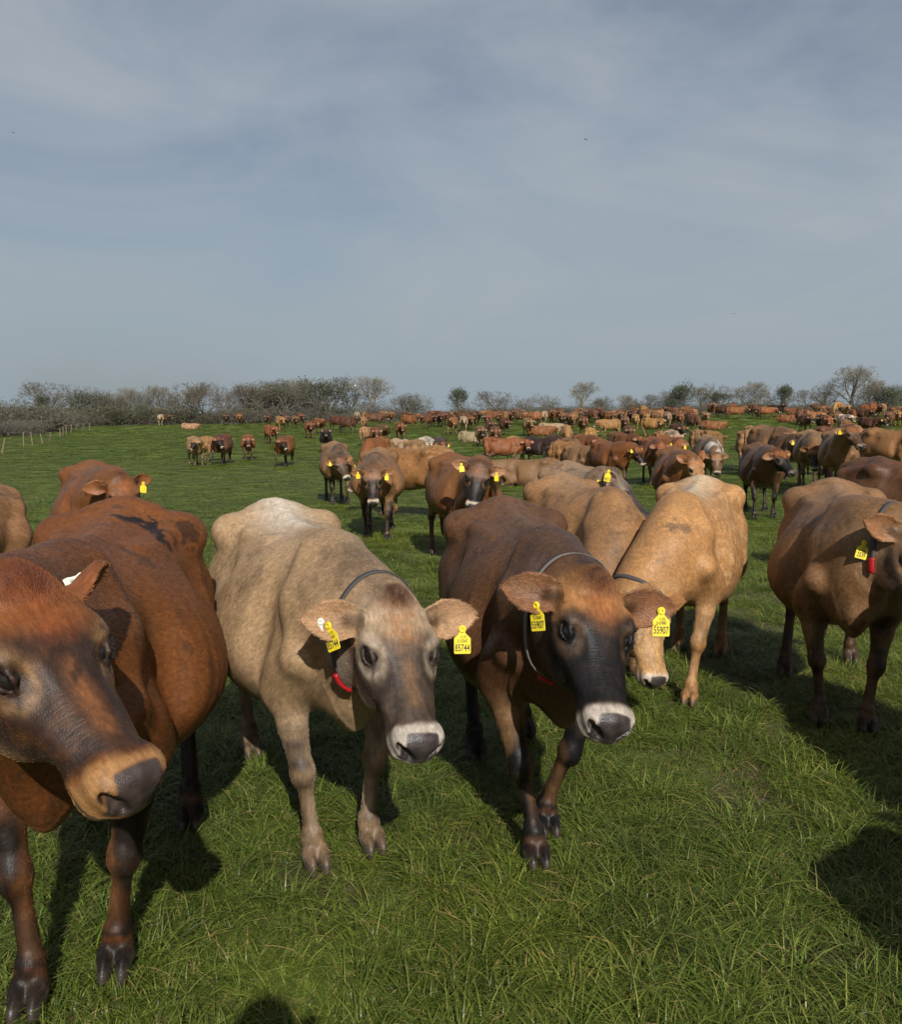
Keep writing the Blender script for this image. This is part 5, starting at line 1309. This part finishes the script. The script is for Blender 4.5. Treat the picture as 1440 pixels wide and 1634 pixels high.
def far(px, Y, deg, pk, ck, label, scale=1.0, fd=None, ld=None, pied=0.0, tagged=False, group='cows of the herd', dz=0.0):
    me, an = PROTO[pk]
    if pk != 'lie': deg = deg * (.45 if abs(deg) < 66 else .68 if abs(deg) < 90 and pk != 'lie' else 1)
    x = (px - 720) / FPX * Y; z = float(ground_z(x, Y))
    o = bpy.data.objects.new('cow', me); link(o); hv = hvec(deg - math.degrees(math.atan2(x, Y))); s = scale * (1 + .03 * rh.randn())
    o.location = (x, Y, z - .02 - (.5 * s if pk == 'lie' else 0)); o.rotation_euler = (0, 0, math.atan2(hv[1], hv[0])); o.scale = (s, s, s)
    k = 1 + .14 * rh.randn(); c = np.array(COL[ck]) * k * (1 + .05 * rh.randn(3)); o.color = (*np.clip(c, .008, .8), 1)
    o['face_dark'] = float({'K': 1, 'D': .9, 'B': .85, 'R': .35, 'C': .05, 'G': .15}.get(ck, .5) if fd is None else fd); o['leg_dark'] = float({'C': .1, 'G': .25, 'K': 1, 'D': 1}.get(ck, .7) if ld is None else ld); o['pied'] = float(pied)
    tag(o, label, 'cow', group)
    if Y < 45:
        for s_ in (1, -1):
            ec, ea, eh, en = eye_frame(an['head'], s_); e = bpy.data.objects.new('eye', EYE); link(e, o); e.location = ec + en * .0012
    if tagged:
        for s_ in (1, -1):
            p, (u, v, w_) = ear_point(an, s_, .11, -.02, .03); t = bpy.data.objects.new('ear_tag', TAG_ME); link(t, o); t.location = p; t.rotation_euler = (0, 0, math.pi / 2 * 1.0); t.scale = (1.2,) * 3
    return o
Hh = lambda h: 1400 * 1.30 / h
# px, height in pixels (or -distance), heading, body, coat, label, extras
FAR = [
 (314, -37.5, 24, 'right', 'W', 'fawn cow with a black face, leftmost of the four walking in the open', dict(fd=1, ld=.6)),
 (354, -38.5, -42, 'left', 'D', 'dark cow with a black lowered face, second of the four in the open', dict(fd=1)),
 (342, -41, -75, 'front', 'T', 'tan cow whose cream head shows over the second walking cow', dict(fd=.1)),
 (397, -42, 2, 'front', 'R', 'red cow walking straight at us, third of the four in the open', dict(fd=.7)),
 (454, -37, -38, 'left', 'R', 'red cow with a black face and flicking tail, fourth of the four', dict(fd=1, ld=1)),
 (434, -57, 42, 'front', 'R', 'red cow facing half right ahead of the far left cluster', {}),
 (449, 24, 28, 'front', 'G', 'golden red cow behind the one facing half right, far left cluster', {}), (459, 21, 12, 'front', 'B', 'brown cow in the middle of the far left cluster', {}),
 (472, 22, 15, 'front', 'N', 'dun cow facing us at the right of the far left cluster', dict(fd=.9)), (481, 20, 30, 'front', 'B', 'brown cow at the right end of the far left cluster', {}), (429, 20, -20, 'front', 'B', 'brown cow half hidden at the left of the far left cluster', {}),
 (363, 19, 0, 'front', 'D', 'dark cow alone against the hedge, left of the red one', dict(fd=.3)), (384, 19, 4, 'front', 'R', 'red cow alone against the hedge in front of the gap', dict(fd=.3)),
 (268, -98, 60, 'front', 'D', 'dark cow standing against the hedge at the far left', {}), (259, -97, -10, 'front', 'C', 'pale cow by the dark one against the hedge at the far left', {}), (305, -84, 80, 'lie', 'W', 'pale fawn cow lying alone in the grass before the left hedge', dict(scale=.9)),
 (495, 29, 12, 'front', 'R', 'red cow behind the black faced one left of the dun cow', dict(ld=.3)), (512, 26, 62, 'side', 'R', 'red cow turned right with a pale eared head, above the black faced cow', {}), (521, -48, 2, 'up', 'K', 'black faced cow coming up behind the dun cow', dict(fd=1)),
 (541, 24, 70, 'front', 'D', 'dark maroon cow, left one of the pair near the hedge', {}), (557, 26, 78, 'up', 'D', 'dark maroon cow standing sideways near the hedge', {}), (571, 20, 0, 'front', 'C', 'cream faced cow behind the dark maroon pair', {}),
 (581, 24, 175, 'front', 'W', 'fawn rump seen from behind at the hedge', {}), (599, 22, 100, 'front', 'B', 'brown cow sideways at the hedge right of the fawn rump', {}), (588, -55, 150, 'graze', 'W', 'fawn cow seen from behind in the small knot left of centre', {}),
 (600, -52, 8, 'front', 'R', 'red cow facing us in the small knot left of centre', {}), (613, -57, 60, 'side', 'N', 'dun cow with upright horns of light, right of the small knot', {}), (616, -46, 20, 'lie', 'R', 'red cow lying at the right of the small knot', {}),
 (598, -27, -48, 'graze', 'R', 'large red cow grazing to the left behind the russet walking cow', dict(tagged=True, scale=1.06, fd=.7)), (618, -29, 172, 'front', 'W', 'fawn cow seen from behind right of the red grazing cow', {}), (640, -31, 160, 'front', 'C', 'cream cow with a speckled back, seen from behind', {}),
 (660, -27, 6, 'front', 'G', 'light golden cow facing us over the golden brown rump', dict(fd=.1)), (668, -30, 12, 'front', 'W', 'fawn cow close behind the light golden one', {}),
 (640, 31, 14, 'front', 'R', 'red cow facing us under the low thorn bush', dict(ld=.4)), (655, 24, 75, 'up', 'R', 'red cow with a raised head behind the one under the thorn bush', {}),
 (680, 24, -60, 'front', 'B', 'brown cow with cream hind legs at the left end of the centre row', {}), (692, 23, 20, 'front', 'D', 'dark cow second from the left in the centre row', {}), (703, 23, 8, 'front', 'D', 'dark cow third from the left in the centre row', {}), (711, 22, -15, 'front', 'B', 'brown cow just left of the golden one in the centre row', {}),
 (722, 27, -32, 'left', 'G', 'golden cow with cream legs in the centre row', dict(ld=0)), (740, 26, 6, 'front', 'C', 'cream cow right of the golden one in the centre row', dict(ld=.1)), (751, 25, 14, 'front', 'R', 'red cow right of the cream one in the centre row', {}), (757, 21, 60, 'front', 'B', 'brown cow behind the red one in the centre row', {}),
 (768, -52, 12, 'front', 'N', 'dun cow with a dark face stepping out before the centre row', dict(fd=1, ld=.4)), (752, -56, 60, 'lie', 'C', 'cream cow lying beside the dun cow that stepped out', {}), (779, 24, -8, 'front', 'R', 'red cow over the shoulder of the dun cow that stepped out', {}),
 (790, -50, 6, 'front', 'R', 'tall red cow with pale chest before the centre row', dict(ld=.4)), (783, -62, 20, 'front', 'B', 'brown cow behind the tall red one', {}), (806, 28, 34, 'front', 'D', 'dark cow standing right of the tall red one', {}), (798, 23, -20, 'front', 'R', 'red cow between the tall red and the dark one', {}), (820, 20, 10, 'front', 'B', 'brown cow under the skyline right of the dark one', {}), (829, 18, 50, 'front', 'N', 'dun cow farthest back right of the centre row', {}),
 (843, 29, 24, 'front', 'W', 'fawn cow with a white muzzle left of the lying red cow', dict(fd=.3)), (857, 22, 0, 'front', 'C', 'cream cow behind the lying red one', {}), (868, 22, -10, 'front', 'C', 'pale cow behind the lying red one, nearer the trees', {}), (863, -62, 85, 'lie', 'R', 'red cow lying in the grass right of the fawn one', {}), (878, -66, 80, 'lie', 'C', 'cream headed cow lying behind the red lying one', {}),
 (806, -36.5, 96, 'side', 'R', 'red brown cow standing sideways in the open, tail flicked', dict(fd=.3, scale=1.02)), (822, -39, 30, 'front', 'G', 'golden cow just behind the red brown sideways one', dict(fd=.2)), (861, -37, 72, 'front', 'K', 'black brown cow sideways right of the golden one in the open', {}), (886, -40, 40, 'front', 'D', 'dark maroon cow behind the upright tan rump', {}),
 (903, -25.5, 158, 'front', 'G', 'upright golden tan rump seen from behind, right of the black brown cow', dict(scale=1.04)), (925, -24, 55, 'left', 'T', 'tan cow with tagged ears looking right over the golden rump', dict(tagged=True, fd=.8)), (842, -24, -96, 'lie', 'N', 'lying fawn cow stretched out behind the chestnut staring cow', dict(scale=1.05)),
 (914, -33, 35, 'graze', 'N', 'grey dun cow with a pale back above the golden rump', {}), (904, -50, 10, 'graze', 'T', 'tan cow with its head down in the middle rows', {}), (943, -46, 170, 'front', 'G', 'golden rump seen from behind in the middle rows', {}), (948, -34, 50, 'right', 'B', 'brown cow with a dark face turned right in the middle rows', dict(fd=1)), (935, -33, 60, 'front', 'R', 'red cow below the golden rump of the middle rows', {}),
 (1000, -34, 62, 'front', 'R', 'red cow with a black face beyond the red cow of the pale horn tip', dict(fd=1)), (985, -38, 40, 'graze', 'B', 'brown cow grazing left of the black faced red one', {}), (1003, -46, 10, 'front', 'B', 'brown cow facing us behind the grazing brown one', {}),
 (893, 21, 0, 'front', 'R', 'red cow at the left of the long back row', {}), (901, 22, -10, 'front', 'K', 'black brown cow at the left of the long back row', {}), (912, 24, 8, 'front', 'T', 'tan cow beside the black brown one in the long back row', dict(fd=.2)), (930, 30, 4, 'front', 'R', 'red cow with cream legs stepping out of the long back row', {}), (921, 22, 30, 'front', 'B', 'brown cow behind the red one that stepped out', {}), (948, 21, 16, 'front', 'N', 'dun cow with a dark face in the long back row', dict(fd=1)), (940, 20, -30, 'front', 'B', 'brown cow between the red and the dun one, long back row', {}),
 (971, 31, -78, 'front', 'G', 'golden brown cow standing sideways with its udder showing, long back row', dict(fd=.6)), (960, 21, 20, 'front', 'D', 'dark cow behind the golden brown sideways one', {}), (996, 29, 4, 'front', 'N', 'dun cow facing us right of the golden brown sideways one', dict(fd=.8, ld=1)), (988, 21, -20, 'front', 'B', 'brown cow behind the dun one, long back row', {}), (1013, 26, 2, 'front', 'G', 'golden cow with a black neighbour, long back row', dict(fd=.1)), (1006, 23, 12, 'front', 'K', 'black cow between the dun and the golden one, long back row', {}), (1022, 22, 40, 'front', 'K', 'black cow right of the golden one, long back row', {}),
 (1042, 31, 84, 'side', 'G', 'pale golden cow sideways with long cream hind legs', dict(fd=.1, ld=0)), (1030, 24, 10, 'front', 'G', 'golden cow behind the pale golden sideways one', {}), (1052, 22, -20, 'front', 'T', 'tan cow behind the pale golden sideways one', {}), (1064, 25, 6, 'front', 'C', 'cream cow right of the pale golden sideways one', {}), (1075, 24, 14, 'front', 'B', 'brown cow right of the cream one, long back row', {}), (1084, 25, 0, 'front', 'R', 'red cow above the maroon one, long back row', {}), (1092, 23, -24, 'front', 'D', 'dark cow right of the red one, long back row', {}), (1070, 20, 60, 'front', 'R', 'red cow farthest back above the cream one', {}),
 (1107, 28, 62, 'graze', 'B', 'brown cow grazing at the right end of the long back row', {}), (1100, 22, 40, 'front', 'R', 'red cow behind the grazing brown one', {}), (1137, -68, 82, 'lie', 'R', 'red cow with a cream belly lying right of the long back row', {}), (1124, -75, 20, 'front', 'W', 'fawn cow beside the lying red one', {}),
 (1080, -46, 36, 'front', 'D', 'maroon cow facing half right before the long back row', {}), (1054, -36, 178, 'front', 'T', 'tan rump with a cream head behind, middle of the right herd', {}), (1073, -35, 20, 'front', 'C', 'cream faced cow right of the tan rump', dict(fd=.2)), (1112, -37, 176, 'graze', 'T', 'tan cow turned away in the gap of the right herd', {}), (1136, -30, 166, 'tailup', 'T', 'tan cow swinging its dark tail, seen from behind', {}), (1044, -24, 20, 'tailup', 'R', 'red cow with a raised black tail behind the rust brown one', {}), (1072, -24, 50, 'right', 'R', 'red cow with a tagged ear behind the rust brown one', dict(tagged=True)),
 (1139, 18, 0, 'front', 'B', 'brown cow facing us under the dark ivy bush', {}), (1152, 20, 80, 'front', 'D', 'dark cow sideways under the dark ivy bush', {}), (1172, 21, 92, 'up', 'R', 'red cow sideways with a pale face, right of the dark one under the ivy', {}),
 (1207, 21, -20, 'front', 'D', 'dark cow in the tight knot under the crossing pale stems', {}), (1220, 21, 90, 'front', 'R', 'red cow sideways in the tight knot under the crossing pale stems', {}), (1213, 20, 20, 'front', 'B', 'brown cow in the tight knot under the crossing pale stems', {}), (1237, 20, 70, 'up', 'K', 'black brown cow at the right of the tight knot', {}), (1253, -80, 80, 'lie', 'R', 'red cow lying right of the tight knot', {}),
 (1196, -43, 4, 'front', 'G', 'golden cow facing us alone in the right field', dict(fd=.1)), (1193, -27, 176, 'front', 'T', 'tan rump before the lone golden cow', {}), (1230, -24, 62, 'front', 'N', 'dun cow sideways behind the black headed brown one', dict(scale=1.05)), (1256, -22.5, 40, 'front', 'B', 'brown cow with pink tagged ears looking right past the black headed one', dict(tagged=True, fd=1)), (1208, -29, 60, 'graze', 'D', 'dark maroon cow between the tan rump and the dun one', {}),
 (1284, 29, 40, 'front', 'B', 'brown cow stepping out left of the black one, right back row', {}), (1274, 22, 20, 'front', 'R', 'red cow at the left end of the right back row', {}), (1296, 25, 80, 'front', 'G', 'pale golden cow behind the brown one, right back row', {}), (1308, 30, 2, 'front', 'K', 'black cow with a white muzzle facing us, right back row', {}), (1318, 31, 10, 'front', 'R', 'bright red cow right of the black one, right back row', dict(fd=.2)), (1332, 27, -10, 'front', 'R', 'red cow behind the bright red one, right back row', {}),
 (1346, 29, 60, 'front', 'C', 'pied cream and brown cow in the right back row', dict(pied=1, fd=.6)), (1348, -50, 172, 'front', 'T', 'tan rump seen from behind, below the pied cream one', {}), (1363, -44, 10, 'graze', 'W', 'fawn cow right of the tan rump, head down', {}), (1336, -31, 84, 'front', 'B', 'long brown cow standing sideways above the big dun one', dict(scale=1.05)), (1364, -33, 40, 'right', 'R', 'red brown cow with a black face right of the long sideways one', dict(fd=1)), (1345, -24, 60, 'front', 'B', 'brown back directly behind the big dun cow', {}),
 (1374, 24, 75, 'front', 'D', 'dark cow sideways at the back, right of the pied cream one', {}), (1387, 32, 70, 'front', 'D', 'dark maroon cow striding right with a tagged head', dict(tagged=True)), (1416, 27, -15, 'front', 'B', 'brown cow left of the golden head at the right edge', {}), (1428, 26, 20, 'front', 'G', 'golden faced cow near the right edge of the back row', {}), (1440, 26, 0, 'front', 'R', 'red cow cut by the right edge of the back row', {}), (1400, 21, 30, 'front', 'B', 'brown cow far back near the right edge', {}),
 (1412, -36, 60, 'right', 'N', 'dun cow grazing above the golden back at the right edge', {}), (1424, -21, 70, 'left', 'G', 'golden cow with a tag at the right edge below the dun one', dict(scale=1.03, tagged=True)), (1392, -26, 40, 'front', 'R', 'red cow half hidden behind the big dun head', {}),
]
for px, h_, dg, pk, ck, lab, ex in FAR: far(px, Hh(h_) if h_ > 0 else -h_, dg, pk, ck, lab, **ex)
# the back of the herd along the crest: cows too far off to tell apart
POSE = dict(front='facing us', up='with its head up', graze='grazing', left='with its head turned right', right='with its head turned left', side='with its tail swung')
for a, b, n, ymin, ymax, zone in ((560, 720, 6, 84, 95, 'left of the centre row'), (720, 900, 14, 80, 97, 'above the centre row'), (880, 1110, 30, 76, 97, 'above the long back row'), (1130, 1200, 4, 92, 99, 'under the dark ivy bush'), (1260, 1450, 20, 74, 97, 'along the right back row')):
    for k in range(n):
        ck = rh.choice(list('RRRBBBDTGN')); pk = rh.choice(['front', 'front', 'up', 'graze', 'left', 'right', 'side'])
        dg_ = rh.randn() * 45; back = rh.rand() < .2
        far(a + (b - a) * (k + rh.rand()) / n, ymin + (ymax - ymin) * rh.rand(), 180 if back else dg_, pk, ck, NAME[ck] + ' cow ' + ('seen from behind' if back else POSE[pk]) + ' in the far crowd ' + zone, group='crowded cows on the far crest')
# ------------------------------------------------------------------ the photographer, behind the lens: only the head's shadow reaches the picture
def build_person():
    f = Field(np.arange(-.55, .56, .014), np.arange(-.40, .62, .014), np.arange(-.02, 1.86, .014))
    for s in (1, -1):
        f.chain([(s * .10, 0, .93), (s * .11, .02, .50), (s * .115, 0, .09)], [.095, .062, .045], .05)
        f.chain([(s * .115, -.03, .045), (s * .13, .17, .035)], [.045, .035], .03)
        f.chain([(s * .19, 0, 1.43), (s * .25, .04, 1.16), (s * .13, .30, 1.38)], [.06, .048, .036], .04)
        f.ell((s * .09, .36, 1.43), (.025, .05, .05), .02)
        for q in range(4): f.chain([(s * .085, .36 + .012 * q, 1.42 + .022 * q), (s * .05, .40, 1.43 + .022 * q), (s * .025, .38, 1.43 + .021 * q)], [.009, .009, .007], .006)
        f.chain([(s * .08, .34, 1.46), (s * .05, .34, 1.50)], [.011, .009], .01)
    f.ell((0, 0, 1.20), (.17, .11, .28), .06); f.ell((0, 0, .98), (.165, .11, .12), .06); f.ell((0, -.01, 1.40), (.20, .095, .09), .06)
    f.cone((0, 0, 1.45), (0, .02, 1.58), .058, .055, .04)
    f.ell((0, .03, 1.66), (.076, .098, .115), .03); f.ell((0, .125, 1.635), (.014, .022, .025), .02); f.ell((0, .10, 1.57), (.035, .03, .03), .03)
    for s in (1, -1): f.ell((s * .078, .02, 1.65), (.012, .022, .032), .01)
    return f.nets()
Vp, Qp, = build_person()
mm = simple('dark_jacket', (.035, .04, .05), .8, .2, 30)
po_ = bpy.data.objects.new('person', mesh_np('person', Vp, Qp, mm)); link(po_); po_.location = (-.02, -.30, 0); tag(po_, 'person in dark clothes holding up a phone, standing behind the viewpoint', 'person')
hb_ = Field(np.arange(-.13, .14, .012), np.arange(-.13, .2, .012), np.arange(1.60, 1.84, .012)); hb_.ell((0, .01, 1.70), (.090, .112, .095), .02)
hb_.cut((slice(None), slice(None), slice(0, 5)), (hb_.ax[2][:5] - 1.66)[None, None, :].repeat(len(hb_.ax[0]), 0).repeat(len(hb_.ax[1]), 1), .01)
Vh, Qh = hb_.nets(); ho_ = bpy.data.objects.new('hair', mesh_np('hair', Vh, Qh, simple('brown_hair', (.03, .018, .01), .6))); link(ho_, po_)
# ------------------------------------------------------------------ three birds far up
bm = bmesh.new()
for s in (1, -1):
    a = [bm.verts.new(p) for p in ((.10, 0, .0), (-.06, 0, 0), (-.02, s * .20, .09), (.06, s * .20, .09), (.0, s * .48, .03))]
    b = [bm.verts.new((v.co.x, v.co.y, v.co.z - .015)) for v in a]
    for q in ((0, 3, 2, 1), (3, 4, 2)): bm.faces.new([a[i] for i in q]); bm.faces.new([b[i] for i in q[::-1]])
prev = None
for x, r in ((.24, .004), (.20, .022), (.15, .03), (.05, .045), (-.08, .035), (-.18, .015), (-.30, .035), (-.31, .004)):
    ring = [bm.verts.new((x, r * (1 if x > -.2 else 1.6) * math.cos(k * math.pi / 4), r * (.9 if x > -.2 else .2) * math.sin(k * math.pi / 4))) for k in range(8)]
    if prev: [bm.faces.new((prev[i], prev[(i + 1) % 8], ring[(i + 1) % 8], ring[i])) for i in range(8)]
    prev = ring
bme = bpy.data.meshes.new('bird'); bm.to_mesh(bme); bm.free(); bme.materials.append(simple('dark_plumage', (.015, .015, .017), .7))
for px, py, Y, rz, lab in ((21, 212, 150, .4, 'tiny dark bird high at the left edge of the sky'), (935, 223, 140, 2.0, 'tiny dark bird high above the middle of the herd'), (1171, 501, 170, 1.0, 'tiny dark bird low in the sky above the right skyline')):
    o = bpy.data.objects.new('bird', bme); link(o); o.location = P(px, py, Y); o.rotation_euler = (.2, .1, rz); tag(o, lab, 'bird', 'birds in the sky')
